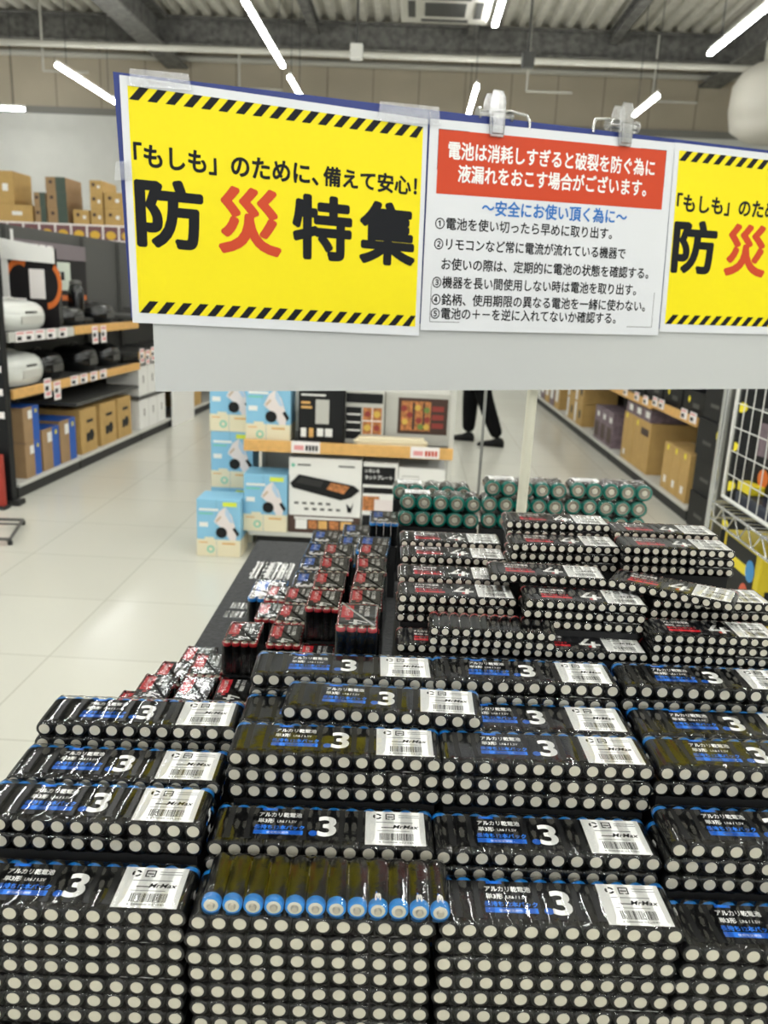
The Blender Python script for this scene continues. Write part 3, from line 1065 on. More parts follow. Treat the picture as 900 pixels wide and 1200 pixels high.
def yellow_poster(label, f):
    W, H = .42, .297
    t = thing('poster', label, 'poster', (0, 0, 0), 0, 'printed posters taped to the sign board')
    b = MB()
    sheet(b, f, 0, W, 0, H, 0, 0)
    sheet(b, f, 0, W, 0, H, 0, -.0006)
    b.build('paper', [paper], t, fixn=False)
    b = MB()
    x0, x1, y0, y1 = .009, .413, .013, .286
    sheet(b, f, x0, x1, y0, y1, 0, .0002)
    b.build('yellow_field', [yellow], t, fixn=False)
    for yy in (y1 - .0155, y0):
        b = MB()
        n = 18
        pitch = (x1 - x0) / n
        for i in range(n):
            a = x0 + pitch * i + .001
            q = [(a, yy), (a + pitch * .52, yy), (a + pitch * .52 + .0135, yy + .0155), (a + .0135, yy + .0155)]
            q = [(min(x1, x), y) for x, y in q]
            b.add([f(x, y, .0004) for x, y in q], [(0, 1, 2, 3)], 0)
        b.build('hazard_stripes', [pblack], t, fixn=False)
    b = MB()
    g = lambda x, y, l: f(x, y, .0004 + l)
    write(b, '「もしも」のために、', g, .013, .1955, .030, 0, width=.245, bold=.030, nb=10, off=.003, ri=4)
    write(b, '備えて安心！', g, .266, .1965, .0265, 0, width=.140, bold=.030, nb=10, off=.003, ri=4)
    for s_, x, mi, y_ in (('防', .014, 0, .0), ('災', .121, 1, .0), ('特', .224, 0, .0), ('集', .323, 0, .0)):
        write(b, s_, g, x, .106 + y_, .086, mi, width=.082, bold=.034, nb=14, off=.003, ri=5)
    b.build('lettering', [pblack, pred], t, fixn=False)
    return t


yellow_poster('large yellow poster with hazard stripes at the left of the board', poster_fn((.0015, .006), (.4215, -.004), (.005, -.2965), (.4175, -.3065), .42, .297))
yellow_poster('yellow hazard-striped poster cut off by the right picture edge', poster_fn((.8505, .004), (1.272, .004), (.853, -.292), (1.278, -.292), .42, .297))
# middle notice
f = poster_fn((.4245, -.003), (.849, .003), (.4190, -.298), (.850, -.298), .42, .297, .0042)
t = thing('poster', 'white notice poster with a red header between two yellow posters', 'poster', (0, 0, 0), 0, 'printed posters taped to the sign board')
b = MB()
sheet(b, f, 0, .42, 0, .297, 0, 0)
sheet(b, f, 0, .42, 0, .297, 0, -.0006)
b.build('paper', [paper], t, fixn=False)
b = MB()
sheet(b, f, .014, .405, .196, .284, 0, .0002)
b.build('red_header', [pred], t, fixn=False)
b = MB()
g = lambda x, y, l: f(x, y, .0004 + l)
for x0, x1, y0, y1 in ((.0135, .4055, .0125, .0132), (.0135, .4055, .2838, .2845), (.0135, .0141, .0125, .2845), (.4049, .4055, .0125, .2845)):
    b.quad(g(x0, y0, 0), g(x1, y0, 0), g(x1, y1, 0), g(x0, y1, 0), 0)
write(b, '電池は消耗しすぎると破裂を防ぐ為に', g, .030, .247, .026, 1, width=.355, bold=.020, nb=10, off=.003, ri=3)
write(b, '液漏れをおこす場合がございます。', g, .047, .216, .026, 1, width=.325, bold=.020, nb=10, off=.003, ri=3)
write(b, '～安全にお使い頂く為に～', g, .088, .172, .023, 2, width=.252, bold=.022, nb=10, off=.003, ri=3)
for s_, x, y, w_ in (('①電池を使い切ったら早めに取り出す。', .015, .146, .300), ('②リモコンなど常に電流が流れている機器で', .015, .117, .328), ('お使いの際は、定期的に電池の状態を確認する。', .028, .0885, .362),
                     ('③機器を長い間使用しない時は電池を取り出す。', .015, .062, .354), ('④銘柄、使用期限の異なる電池を一緒に使わない。', .015, .037, .374), ('⑤電池の＋－を逆に入れてないか確認する。', .015, .0165, .320)):
    write(b, s_, g, x, y + .002, .0185, 0, width=w_, bold=.012, nb=8, off=.003, ri=3)
b.build('lettering', [INK, WHITE_INK, pblue], t, fixn=False)

# clear clips
clip_m = film_mat('clear_clip_plastic', 1.0, .32, .15, .25, 40)
wire_m = mat('clip_wire_chrome', (200, 200, 196), .2, .9)
for s_, t_, lab, flip in ((.529, .003, 'clear plastic sign clip, left of the two on the notice', 1), (.752, .010, 'clear plastic sign clip, right of the two on the notice', -1)):
    t = thing('sign_clip', lab, 'clip', (0, 0, 0), 0, 'clear clips on the sign top edge')
    g = lambda x, y, l: SG(s_ + x, t_ + y, l)
    b = MB()
    prof = [(-.011, -.022), (.011, -.022), (.013, .000), (.0125, .030), (.008, .042), (-.008, .042), (-.0125, .030), (-.013, .000)]
    b.prism(prof, lambda x, y, h: g(x, y, h), .006, .010)
    b.prism([(-.009, -.018), (.009, -.018), (.009, .012), (-.009, .012)], lambda x, y, h: g(x, y, h), .010, .013)
    b.build('front_jaw', clip_m, t, bevel=.0015)
    b = MB()
    b.prism(prof, lambda x, y, h: g(x, y, h), -.016, -.012)
    b.build('rear_jaw', clip_m, t, bevel=.0015)
    b = MB()
    b.tube(g(-.026, .010, -.002), g(.026, .010, -.002), .0055, 0, 12)
    b.tube(g(-.028, .010, -.002), g(-.024, .010, -.002), .009, 0, 14)
    b.tube(g(.024, .010, -.002), g(.028, .010, -.002), .009, 0, 14)
    b.build('hinge_pin', clip_m, t)
    b = MB()
    b.path([g(.0, .016, .0), g(flip * .030, .017, .0), g(flip * .052, .014, .002), g(flip * .056, .004, .004), g(flip * .056, -.006, .004)], .0022, 0, 8)
    b.build('wire_loop', wire_m, t)

# thin grey rod behind the green packs
t = thing('metal_rod_stand', 'thin grey metal rod standing behind the green batteries', 'rod', (.310, 1.56, 0))
MB().tube((0, 0, .01), (.004, 0, 1.45), .004, 0, 10).build('rod', mat('grey_rod', (150, 150, 146), .4, .4), t)
MB().lathe([(.004, .02), (.09, .012), (.10, .004), (.10, 0)], lambda x, y, h: (x, y, h), 24).build('foot_plate', mat('rod_foot_grey', (110, 110, 108), .5), t)
#BACKGROUND
# ================================================================== STORE FIXTURES
gond_m = mat('gondola_grey_metal', (84, 84, 81), .5, .2)
gond_l = mat('gondola_pale_metal', (196, 195, 188), .45)
gond_d = mat('gondola_kick_dark', (34, 34, 33), .6)
orange_m = mat('wood_orange_shelf_edge', (216, 168, 98), .5, noise=.10, nscale=30)
tan_m = mat('carton_tan', (186, 152, 92), .75, noise=.06, nscale=14)
tan2_m = mat('carton_brown', (158, 128, 92), .75, noise=.06, nscale=14)
tape_m = mat('carton_tape', (170, 138, 84), .35)
bluec_m = mat('carton_blue_print', (24, 84, 172), .5)
black_m = mat('appliance_black', (10, 10, 12), .25, coat=.3)
blackb_m = mat('carton_black', (13, 14, 16), .5, spec=.3)
white_m = mat('appliance_white', (226, 228, 222), .25, coat=.3)
whitec_m = mat('carton_white', (232, 231, 227), .5)
yel_m = mat('sticker_yellow', (232, 214, 40), .5)
purple_m = mat('carton_mauve', (120, 104, 112), .6, noise=.35, nscale=24)
card_m = mat('price_card_white', (238, 232, 230), .5)
pink_m = mat('price_card_pink', (222, 150, 150), .5)
brownp_m = mat('print_dark_brown', (66, 44, 34), .5)
food_m = mat('print_food', (176, 112, 62), .5, noise=.55, nscale=60)
green_m = mat('carton_dark_green', (62, 78, 68), .6)
GL, GR = (Vector((-2.373, 4.684, 0)), -.0429), (Vector((2.0036, 4.400, 0)), .0184)


def GP(g, x, y, z):
    R_ = Matrix.Rotation(g[1], 3, 'Z')
    return g[0] + R_ @ Vector((x, y, z))


def gondola(g, side, y0, L, label, shelves, height=1.75, depth=.48, edge_mat=None, back=None):
    t = thing('gondola_bay', label, 'store shelf', GP(g, 0, y0, 0), g[1], 'store shelf bays along the aisles')
    s_ = side
    bx = lambda b, x0, x1, a, c, z0, z1: b.box(min(s_ * x0, s_ * x1), max(s_ * x0, s_ * x1), a, c, z0, z1)
    bx(MB(), .012, depth, .004, L - .004, 0, .070).build('kick_plate', gond_d, t)
    bx(MB(), 0, depth, .002, L - .002, .070, .092).build('deck', gond_l, t, bevel=.003)
    bx(MB(), depth, depth + .02, 0, L, 0, height).build('back_panel', back or gond_m, t)
    for a in (.0, L - .03):
        bx(MB(), depth - .03, depth - .0005, a, a + .03, .093, height).build('upright', gond_m, t)
    for z, em in shelves:
        o = bx(MB(), .02, depth - .03, .004, L - .004, z - .025, z).build('shelf', gond_m, t)
        if em:
            bx(MB(), 0, .0195, .004, L - .004, z - .05, z + .012).build('shelf_edge', em, o, bevel=.003)
    return t


OE = orange_m
gondola(GL, -1, 0, .93, 'nearest left aisle shelf bay with white domed appliances', [(.69, OE), (1.045, gond_l)])
gondola(GL, -1, .935, 1.28, 'second left aisle shelf bay with tan cartons at its foot', [(.50, None), (.69, OE), (1.05, OE)])
gondola(GL, -1, 2.22, .78, 'third left aisle shelf bay holding white cartons', [(.39, None), (.78, OE), (1.10, OE)])
gondola(GL, -1, 3.005, 1.2, 'fourth left aisle shelf bay behind the white end panel', [(.45, OE), (.80, OE), (1.15, OE)])
gondola(GL, -1, 4.21, 2.4, 'farthest left aisle shelf bay, mostly behind the sign', [(.45, OE), (.80, OE), (1.15, OE)])
gondola(GR, 1, .55, 1.0, 'nearest right aisle shelf bay holding three tall tan cartons', [(.68, OE), (1.05, OE)])
gondola(GR, 1, 1.555, 1.1, 'second right aisle shelf bay with the largest tan carton', [(.66, OE), (1.05, OE)])
gondola(GR, 1, 2.66, 1.3, 'third right aisle shelf bay with mauve printed cartons', [(.66, OE), (1.05, OE)])
gondola(GR, 1, 3.965, 1.3, 'fourth right aisle shelf bay with spotted tan cartons', [(.66, OE), (1.05, OE)])
gondola(GR, 1, 5.27, 1.5, 'farthest right aisle shelf bay near the end of the aisle', [(.66, OE), (1.05, OE)])


def carton(name, label, loc, rot, W, D, H, m, decos=(), group=None, tape=True, mats=()):
    """box with its front-left-bottom corner at loc; decos: (face, u0, u1, v0, v1, material index >= 2)"""
    ms = [m, tape_m] + list(mats)
    t = thing(name, label, 'carton', loc, rot, group)
    MB().box(0, W, 0, D, 0, H).build('box_body', [m], t, bevel=.004)
    b = MB()
    e = .0012

    def rect(face, u0, u1, v0, v1, mi):
        if face == 'F':
            q = [(W * u0, -e, H * v0), (W * u1, -e, H * v0), (W * u1, -e, H * v1), (W * u0, -e, H * v1)]
        elif face == 'B':
            q = [(W * u1, D + e, H * v0), (W * u0, D + e, H * v0), (W * u0, D + e, H * v1), (W * u1, D + e, H * v1)]
        elif face == 'L':
            q = [(-e, D * u1, H * v0), (-e, D * u0, H * v0), (-e, D * u0, H * v1), (-e, D * u1, H * v1)]
        elif face == 'R':
            q = [(W + e, D * u0, H * v0), (W + e, D * u1, H * v0), (W + e, D * u1, H * v1), (W + e, D * u0, H * v1)]
        else:
            q = [(W * u0, D * v0, H + e), (W * u1, D * v0, H + e), (W * u1, D * v1, H + e), (W * u0, D * v1, H + e)]
        b.add(q, [(0, 1, 2, 3)], mi)
    if tape:
        rect('T', .44, .56, .01, .99, 1)
    if tape:
        b.build('tape', ms, t, fixn=False)
        b = MB()
    for i, d in enumerate(decos):
        if d[0] == 'D':          # round mark: face, centre u, v, radius, material
            _, face, cu, cv, r, mi = d
            pts = []
            for k in range(16):
                a = 2 * PI * k / 16
                if face == 'F':
                    pts.append((W * cu + r * math.cos(a), -e * 1.5 - i * .0001, H * cv + r * math.sin(a)))
                elif face == 'L':
                    pts.append((-e * 1.5 - i * .0001, D * cu + r * math.cos(a), H * cv + r * math.sin(a)))
                else:
                    pts.append((W + e * 1.5 + i * .0001, D * cu + r * math.cos(a), H * cv + r * math.sin(a)))
            b.add(pts, [tuple(range(16))], mi)
        else:
            e = .0012 + i * .00015
            rect(*d)
    if decos:
        b.build('printed_panel', ms, t, fixn=False)
    return t


def on(g, side, y, W, D, z):
    """corner of a box of world depth D (into the shelf) and length W along the aisle"""
    return GP(g, -D - .03 if side < 0 else .03, y, z)


# ---- left aisle goods: blue and brown cartons on the deck
GB = 'blue and brown cartons on the left deck'
dec = [('R', .0, .58, 0, 1, 2), ('R', .58, 1, 0, 1, 3), ('R', .30, .56, .66, .90, 4), ('R', .76, .88, .80, .90, 5), ('F', 0, .5, 0, 1, 3), ('T', 0, 1, 0, 1, 3)]
for y, L, z, h, lab in ((.16, .21, .0925, .235, 'blue and brown carton at the bottom of the two-high stack'), (.16, .21, .329, .235, 'blue and brown carton on top of the two-high stack'),
                        (.40, .25, .0925, .29, 'blue and brown carton right of the two-high stack'), (.67, .25, .0925, .31, 'blue and brown carton beside the tan cartons')):
    carton('carton', lab, on(GL, -1, y, L, .34, z), GL[1], .34, L, h, tan2_m, dec, GB, mats=(tan2_m, bluec_m, whitec_m, yel_m))
for i, (y, L, lab) in enumerate(((1.02, .29, 'tan carton with dark print, nearest of three on the left deck'), (1.38, .32, 'tan carton with dark print, middle of three on the left deck'), (1.74, .30, 'tan carton with dark print, last of three on the left deck'))):
    carton('carton', lab, on(GL, -1, y, L, .34, .0925), GL[1], .34, L, .34, tan_m, [('R', .35, .75, .68, .75, 2), ('R', .30, .5, .25, .45, 2), ('D', 'R', .62, .38, .045, 2)], 'tan cartons on the left deck', mats=(blackb_m,))
for j, z in enumerate((.0925, .3925)):
    for i in range(3):
        carton('carton', 'white carton with a dark slot, %s of the %s white row' % (('nearest', 'middle', 'farthest')[i], ('lower', 'upper')[j]), on(GL, -1, 2.25 + i * .235, .22, .30, z), GL[1], .30, .22, .265, whitec_m,
               [('R', .45, .55, .42, .68, 2)], 'white cartons on the left shelf', tape=False, mats=(brownp_m,))
b = MB().box(.012, .030, 0, .70, 0, .62)
tag(b.build('white_partition', whitec_m, loc=GP(GL, 0, 2.99, 0), rot=GL[1], bevel=.003), 'plain white panel on the left aisle before the sign board corner', 'panel')
carton('carton', 'tan carton far down the left aisle by the sign corner', on(GL, -1, 3.75, .4, .3, .0925), GL[1], .30, .40, .32, tan_m)


# ---- domed appliances
def cooker(label, g, y, z, m, lx, ly, lz, rot=0, x=-.25):
    t = thing('domed_appliance', label, 'appliance', GP(g, x, y, z), g[1] + rot, 'domed appliances on the left shelves')
    fn = lambda a, c, h: (a, c, h)

    def sup(prof, name, mm, par=t):
        b = MB()
        n = 32
        vs = []
        for r, h in prof:
            for i in range(n):
                a = 2 * PI * i / n
                ca, sa = math.cos(a), math.sin(a)
                q = 2 / 3.0
                vs.append((lx / 2 * r * math.copysign(abs(ca) ** q, ca), ly / 2 * r * math.copysign(abs(sa) ** q, sa), h * lz))
        fs = [(j * n + i, j * n + (i + 1) % n, (j + 1) * n + (i + 1) % n, (j + 1) * n + i) for j in range(len(prof) - 1) for i in range(n)]
        b.add(vs, fs, 0, True)
        b.add(vs[-n:], [tuple(range(n))], 0, True)
        return b.build(name, mm, par)
    sup([(.80, 0), (.84, .02), (.84, .05)], 'foot_ring', black_m)
    sup([(.84, .05), (.95, .18), (1, .36), (1, .56), (.985, .58)], 'body', m)
    sup([(.985, .585), (.98, .64), (.92, .78), (.78, .90), (.55, .97), (.25, 1.0), (.02, 1.0)], 'lid', m)
    MB().box(lx * .36, lx * .5 + .004, -ly * .12, ly * .12, lz * .60, lz * .66).build('latch_button', gond_m, t, bevel=.004)
    b = MB()
    pts = [(math.cos(a) * 0, -ly * .50 + ly * 1.0 * k / 10, lz * (.62 + .44 * math.sin(PI * k / 10))) for k, a in enumerate([0] * 11)]
    b.path(pts, .009, 0, 8)
    b.build('carry_handle', black_m if m is not white_m else gond_l, t)
    MB().box(lx * .497, lx * .503, -ly * .22, ly * .22, lz * .26, lz * .50).build('control_panel', gond_l if m is white_m else gond_m, t)
    return t


cooker('long white domed appliance on the upper left shelf', GL, .37, 1.046, white_m, .32, .62, .20, 0, -.19)
cooker('white domed appliance on the lower left shelf', GL, .33, .691, white_m, .34, .54, .22, 0, -.20)
cooker('black domed appliance right of the white one on the lower shelf', GL, .83, .691, black_m, .32, .36, .20)
cooker('glossy black domed appliance in the second bay, nearer', GL, 1.45, .691, black_m, .32, .34, .20)
cooker('glossy black domed appliance in the second bay, farther', GL, 1.92, .691, black_m, .32, .34, .19)
cooker('low black domed appliance on the upper shelf, second bay', GL, 1.25, 1.051, black_m, .30, .36, .14)
cooker('low black domed appliance at the sign edge, upper shelf', GL, 1.85, 1.051, black_m, .30, .36, .16)
t = thing('boxed_appliance', 'square black appliance with a raised lid on the upper left shelf', 'appliance', GP(GL, -.27, .90, 1.051), GL[1])
MB().box(-.15, .15, -.13, .13, .008, .26).build('body', black_m, t, bevel=.015)
MB().box(-.15, -.13, -.12, .12, .262, .40).build('lid', black_m, t, bevel=.006)
MB().box(.151, .156, -.07, .07, .06, .14).build('front_panel', gond_m, t)
for a in (-.1, .1):
    MB().lathe([(.015, 0), (.015, .010)], lambda x, y, h: (a + x, y, h), 12).build('foot', gond_d, t)
t = thing('stand_mixer', 'tall black kitchen machine on the upper left shelf near the poster', 'appliance', GP(GL, -.26, 1.56, 1.051), GL[1])
MB().box(-.10, .10, -.09, .09, 0, .05).build('base', black_m, t, bevel=.012)
MB().lathe([(.055, .05), (.062, .12), (.062, .24), (.045, .30), (.02, .31)], lambda x, y, h: (x, y, h), 24).build('jug', black_m, t)
MB().lathe([(.047, .30), (.047, .325), (.02, .335), (.001, .336)], lambda x, y, h: (x, y, h), 20).build('cap', gond_m, t)

# ---- graphic boards above the left shelf
gr_dark = mat('graphic_board_dark', (24, 21, 23), .5, spec=.3)
gr_or = mat('graphic_orange', (214, 110, 40), .5)
gr_mauve = mat('graphic_mauve', (122, 112, 116), .6)
t = thing('graphic_board', 'dark graphic board with orange arcs and a white header, left shelf', 'sign', GP(GL, -.44, .745, 1.05), GL[1])
MB().box(0, .42, 0, .008, 0, .54).build('board', gr_dark, t)
for c_, a_ in (((.15, .30), .35), ((.34, .30), -.5)):
    b = MB()
    for i in range(14):
        a0 = PI * (a_ + .8 * i / 14)
        a1 = PI * (a_ + .8 * (i + 1) / 14)
        P_ = lambda a, r: (c_[0] + r * .8 * math.cos(a), -.0015, c_[1] + r * 1.2 * math.sin(a))
        b.quad(P_(a0, .14), P_(a1, .14), P_(a1, .105), P_(a0, .105), 0)
    b.build('orange_arc', gr_or, t)
MB().prism([(.03, .46), (.41, .44), (.41, .54), (.02, .60)], lambda x, y, h: (x, h, y), -.03, -.003).build('header', whitec_m, t)
MB().box(.22, .33, -.004, -.001, .20, .40).build('white_sheet', card_m, t)
MB().box(.11, .19, -.004, -.001, .02, .20).build('white_sheet', card_m, t)
MB().box(.03, .075, -.02, -.001, .0, .46).build('white_upright', whitec_m, t, bevel=.004)
t = thing('graphic_board', 'mauve and dark graphic board with a pale notice, second left bay', 'sign', GP(GL, -.452, .95, 1.06), GL[1])
MB().box(0, .008, 0, 1.24, 0, .60).build('board', gr_dark, t)
MB().box(.009, .012, 0, 1.24, .48, .60).build('mauve_band', gr_mauve, t)
b = MB()
for i in range(3):
    b.box(.0125, .0135, .30 + i * .12, .39 + i * .12, .51, .575)
b.build('white_letters', card_m, t)
MB().box(.009, .014, .42, .92, .24, .46).build('pale_notice', mat('notice_pale_green', (206, 214, 200), .5), t)
b = MB()
for i in range(4):
    b.box(.0145, .0155, .52 + i * .075, .58 + i * .075, .32, .385)
b.build('notice_letters', INK, t)
MB().box(.009, .02, 0, 1.2, .16, .20).build('orange_strip', gr_or, t)
MB().tube((.015, .0, 0), (.015, .0, .66), .012).build('side_tube', whitec_m, t)

# ---- end of the left aisle: black end board, red sign, wire stand
t = thing('end_board', 'tall black board at the left picture edge by the shelf end', 'sign', (-2.75, 4.50, 0))
MB().box(0, .415, 0, .07, 0.02, 1.66).build('board', blackb_m, t, bevel=.004)
MB().box(-.01, .46, -.01, .08, 0, .03).build('foot', gond_d, t)
b = MB()
for i in range(5):
    b.box(.36, .405, -.004, -.0005, .55 + i * .14, .59 + i * .14)
b.build('white_ticket', card_m, t)
t = thing('floor_sign', 'narrow red sign panel standing at the left edge on the floor', 'sign', (-2.56, 4.40, 0))
MB().box(0, .22, 0, .04, .02, .34).build('panel', mat('floor_sign_red', (160, 48, 34), .5), t, bevel=.004)
MB().box(-.01, .23, -.02, .06, 0, .02).build('foot', gond_d, t)
t = thing('wire_floor_stand', 'grey wire stand foot on the tiles at the left edge', 'stand', (-2.2, 3.9, 0))
b = MB()
b.path([(-.30, .16, .03), (.115, .20, .03), (.22, -.18, .03), (-.30, -.20, .03)], .009, 0, 10)
b.path([(-.30, .16, .03), (-.30, -.20, .03)], .009, 0, 10)
b.path([(-.30, .08, .03), (.14, .11, .03)], .006, 0, 8)
b.build('foot_frame', gond_m, t)
for x, y in ((.115, .20), (.22, -.18), (-.3, .16), (-.3, -.2)):
    MB().lathe([(.012, 0), (.014, .012), (.012, .022)], lambda a, c, h: (x + a, y + c, h), 12).build('rubber_foot', gond_d, t)
MB().path([(-.30, -.02, .03), (-.30, -.02, 1.1)], .010).build('stem', gond_m, t)

# ---- shelf with food strip and cartons far left
t = thing('wall_shelf_unit', 'far left shelf unit with a strip of food pictures along its top', 'store shelf', (-7.4, 10.0, 0))
MB().box(0, 4.3, .3, .34, 0, 1.86).build('back_panel', gr_mauve, t)
MB().box(0, 4.3, 0, .6, 1.99, 2.03).build('top_board', gond_l, t)
for i in range(5):
    MB().box(i * 1.06, i * 1.06 + .04, .24, .299, 0, 1.98).build('upright', gond_m, t)
b = MB()
b.box(0, 4.3, -.012, 0, 1.845, 2.035, 0)
for i in range(22):
    b.box(.02 + i * .195, .19 + i * .195, -.016, -.0125, 1.86, 2.015, 2)
    b.lathe([(.062, -.019), (.062, -.0165)], lambda x, y, h: (.105 + i * .195 + x, h, 1.915 + y * .8), 14, 1)
    b.disc(.062, -.019, lambda x, y, h: (.105 + i * .195 + x, h, 1.915 + y * .8), 14, 1)
b.build('picture_strip', [card_m, mat('food_yellow', (214, 170, 50), .5), mat('food_pink', (112, 72, 76), .5)], t)
for i, z in enumerate((.4, .8, 1.2)):
    MB().box(0, 4.3, 0, .3, z, z + .03).build('shelf', gond_l, t)
GT = 'cartons on top of the far left shelf'
DX = lambda px: -4.905 + px * .0102
for lab, px, wpx, z, h, gm in (
        ('long tan carton lying at the far left on the shelf top', -28, 62, 2.031, .20, 0), ('large tan carton on the long one at the far left', -20, 33, 2.232, .38, 0),
        ('lower tan and green carton of the short pair', 37, 14, 2.031, .18, 1), ('upper tan and green carton of the short pair', 36.5, 14, 2.212, .17, 1),
        ('bottom tan and green carton of the three-high stack', 52.5, 24, 2.031, .18, 1), ('middle tan and green carton of the three-high stack', 52, 24, 2.212, .18, 1), ('top tan and green carton of the three-high stack', 51.5, 24, 2.393, .17, 1),
        ('small tan carton alone right of the three-high stack', 83, 19, 2.031, .17, 0),
        ('bottom tan carton of the stack behind the poster edge', 104, 15, 2.031, .18, 0), ('middle tan carton of the stack behind the poster edge', 104, 15, 2.212, .18, 0), ('top tan carton of the stack behind the poster edge', 104, 15, 2.393, .15, 0),
        ('lower tan carton touching the yellow poster edge', 121, 22, 2.031, .19, 0), ('upper tan carton touching the yellow poster edge', 121, 22, 2.222, .19, 0)):
    decs = [('D', 'F', .25 if gm else .3, .66, .022, 2)]
    if gm:
        decs += [('F', .5, 1, 0, 1, 3)]
    else:
        decs += [('F', .60, .80, .40, .62, 4)]
    carton('carton', lab, (DX(px), 10.03, z), 0, wpx * .0102, .50, h, tan_m if not gm else tan2_m, decs, GT, mats=(brownp_m, green_m, whitec_m))

# ---- price cards on the shelf edges
pc = thing('price_card', 'x', 'price card', (0, 0, 0), 0, 'price cards hung on the shelf edges')
MB().box(0, .003, -.05, .05, -.10, .03).build('card', card_m, pc)
b = MB()
b.box(.0031, .0036, -.040, .040, .002, .020)
b.box(.0031, .0036, -.030, .036, -.085, -.060)
b.build('print', pink_m, pc)
MB().box(.0031, .0036, -.036, .010, -.050, -.020).build('price_digits', INK, pc)
upc = [False]
ps = thing('price_card', 'x', 'price card', (0, 0, 0), 0, 'price cards hung on the shelf edges')
MB().box(0, .003, -.062, .062, -.042, .026).build('card', card_m, ps)
MB().box(.0031, .0036, -.050, .040, .006, .018).build('print', pink_m, ps)
MB().box(.0031, .0036, -.046, .010, -.032, -.008).build('price_digits', INK, ps)
ups = [False]
for g, s_, lst in ((GL, 1, [(.14, 1.03, 'first price card on the upper left shelf edge'), (.26, 1.03, 'second price card on the upper left shelf edge'), (.40, 1.03, 'third price card on the upper left shelf edge'), (.56, 1.03, 'fourth price card on the upper left shelf edge'),
                           (.74, 1.03, 'last price card on the near upper left shelf edge'), (1.28, 1.02, 'hanging price card on the second bay upper edge, nearer'), (1.44, 1.02, 'hanging price card on the second bay upper edge, farther'),
                           (.46, .70, 'nearer of the paired price cards on the lower left edge'), (.60, .67, 'farther of the paired price cards on the lower left edge'),
                           (.88, .68, 'price card on the lower left edge near the bay joint'), (1.04, .68, 'price card just past the bay joint, lower left'), (1.22, .68, 'price card midway on the second bay lower edge'), (1.40, .68, 'price card farther on the second bay lower edge'),
                           (2.26, .79, 'pink price card over the white cartons, nearer'), (2.40, .77, 'pink price card over the white cartons, middle'), (2.54, .79, 'pink price card over the white cartons, farther')]),
                   (GR, -1, [(.62, .68, 'nearest price card on the right shelf edge'), (.80, .68, 'second price card on the right shelf edge'), (1.30, .68, 'price card at the middle of the right near edge'), (1.46, .68, 'price card before the right bay joint'),
                            (1.70, .66, 'first price card past the right bay joint'), (1.95, .66, 'second price card past the right bay joint'), (2.30, .66, 'third price card past the right bay joint'), (2.9, .66, 'far price card on the right shelf edge')])):
    for y, z, lab in lst:
        tall = 'hanging' in lab or 'paired' in lab or 'pink' in lab
        put(pc if tall else ps, upc if tall else ups, GP(g, .0015 * s_, y, z + (.0 if tall else (.005 if s_ > 0 else .012))), g[1] + (0 if s_ > 0 else PI), lab)

# ---- right aisle goods
for i in range(3):
    carton('carton', 'tall tan carton, %s of three side by side on the right' % ('nearest', 'middle', 'farthest')[i], on(GR, 1, .66 + i * .185, .18, .40, .0925), GR[1], .40, .18, .335, tan_m,
           [('D', 'L', .5, .92, .022, 3), ('L', .35, .65, .15, .30, 2)], 'tan cartons on the right deck', mats=(whitec_m, yel_m))
carton('carton', 'largest tan carton on the right deck, nearer half', on(GR, 1, 1.58, .45, .40, .0925), GR[1], .40, .45, .40, tan_m, [('D', 'L', .80, .90, .025, 2), ('L', .1, .55, .72, .86, 3)], 'tan cartons on the right deck', mats=(yel_m, brownp_m))
carton('carton', 'largest tan carton on the right deck, farther half', on(GR, 1, 2.04, .32, .40, .0925), GR[1], .40, .32, .40, tan_m, [('D', 'L', .70, .94, .025, 2), ('L', .6, .8, .1, .22, 3)], 'tan cartons on the right deck', mats=(yel_m, whitec_m))
for i in range(3):
    carton('carton', 'pale printed carton on the large tan ones, %s' % ('nearest', 'middle', 'farthest')[i], GP(GR, .03, 1.62 + i * .24, .4935), GR[1], .30, .22, .10, purple_m, [('L', .1, .6, .3, .8, 2)], 'pale printed cartons', tape=False, mats=(whitec_m,))
for i in range(3):
    carton('carton', 'mauve printed carton right of the aisle, %s of its row' % ('nearest', 'middle', 'farthest')[i], on(GR, 1, 2.70 + i * .24, .23, .36, .0925), GR[1], .36, .23, .32, purple_m, [('L', .15, .85, .1, .55, 2), ('L', .2, .6, .7, .85, 3)], 'mauve cartons', tape=False, mats=(brownp_m, whitec_m))
for i in range(2):
    for j in range(2):
        carton('carton', 'tan carton with black spots, %s %s on the right' % (('lower', 'upper')[j], ('nearer', 'farther')[i]), on(GR, 1, 3.99 + i * .42, .40, .36, .0925 + j * .241), GR[1], .36, .40, .24, tan_m, [('D', 'L', .3, .5, .05, 2), ('L', .72, .98, .05, .95, 3)], 'spotted tan cartons', tape=False, mats=(blackb_m, whitec_m))
for i in range(4):
    carton('carton', 'mauve carton near the aisle end, %s of four' % ('first', 'second', 'third', 'last')[i], on(GR, 1, 5.3 + i * .34, .30, .36, .0925), GR[1], .36, .30, .42, purple_m if i % 2 else tan_m, [('L', .2, .8, .2, .6, 2)], 'aisle end cartons', tape=False, mats=(whitec_m,))
for i in range(4):
    carton('carton', 'black carton on the right shelf above the tan cartons, %s' % ('nearest', 'second', 'third', 'farthest')[i], GP(GR, .05, .60 + i * .44, .682 if i < 2 else .684), GR[1], .36, .40, .16, blackb_m, [('D', 'L', .7, .6, .022, 2), ('L', .2, .5, .3, .5, 3)], 'black cartons on the right shelf', tape=False, mats=(yel_m, gond_m))
GK = 'black cartons stacked at the right shelf end'
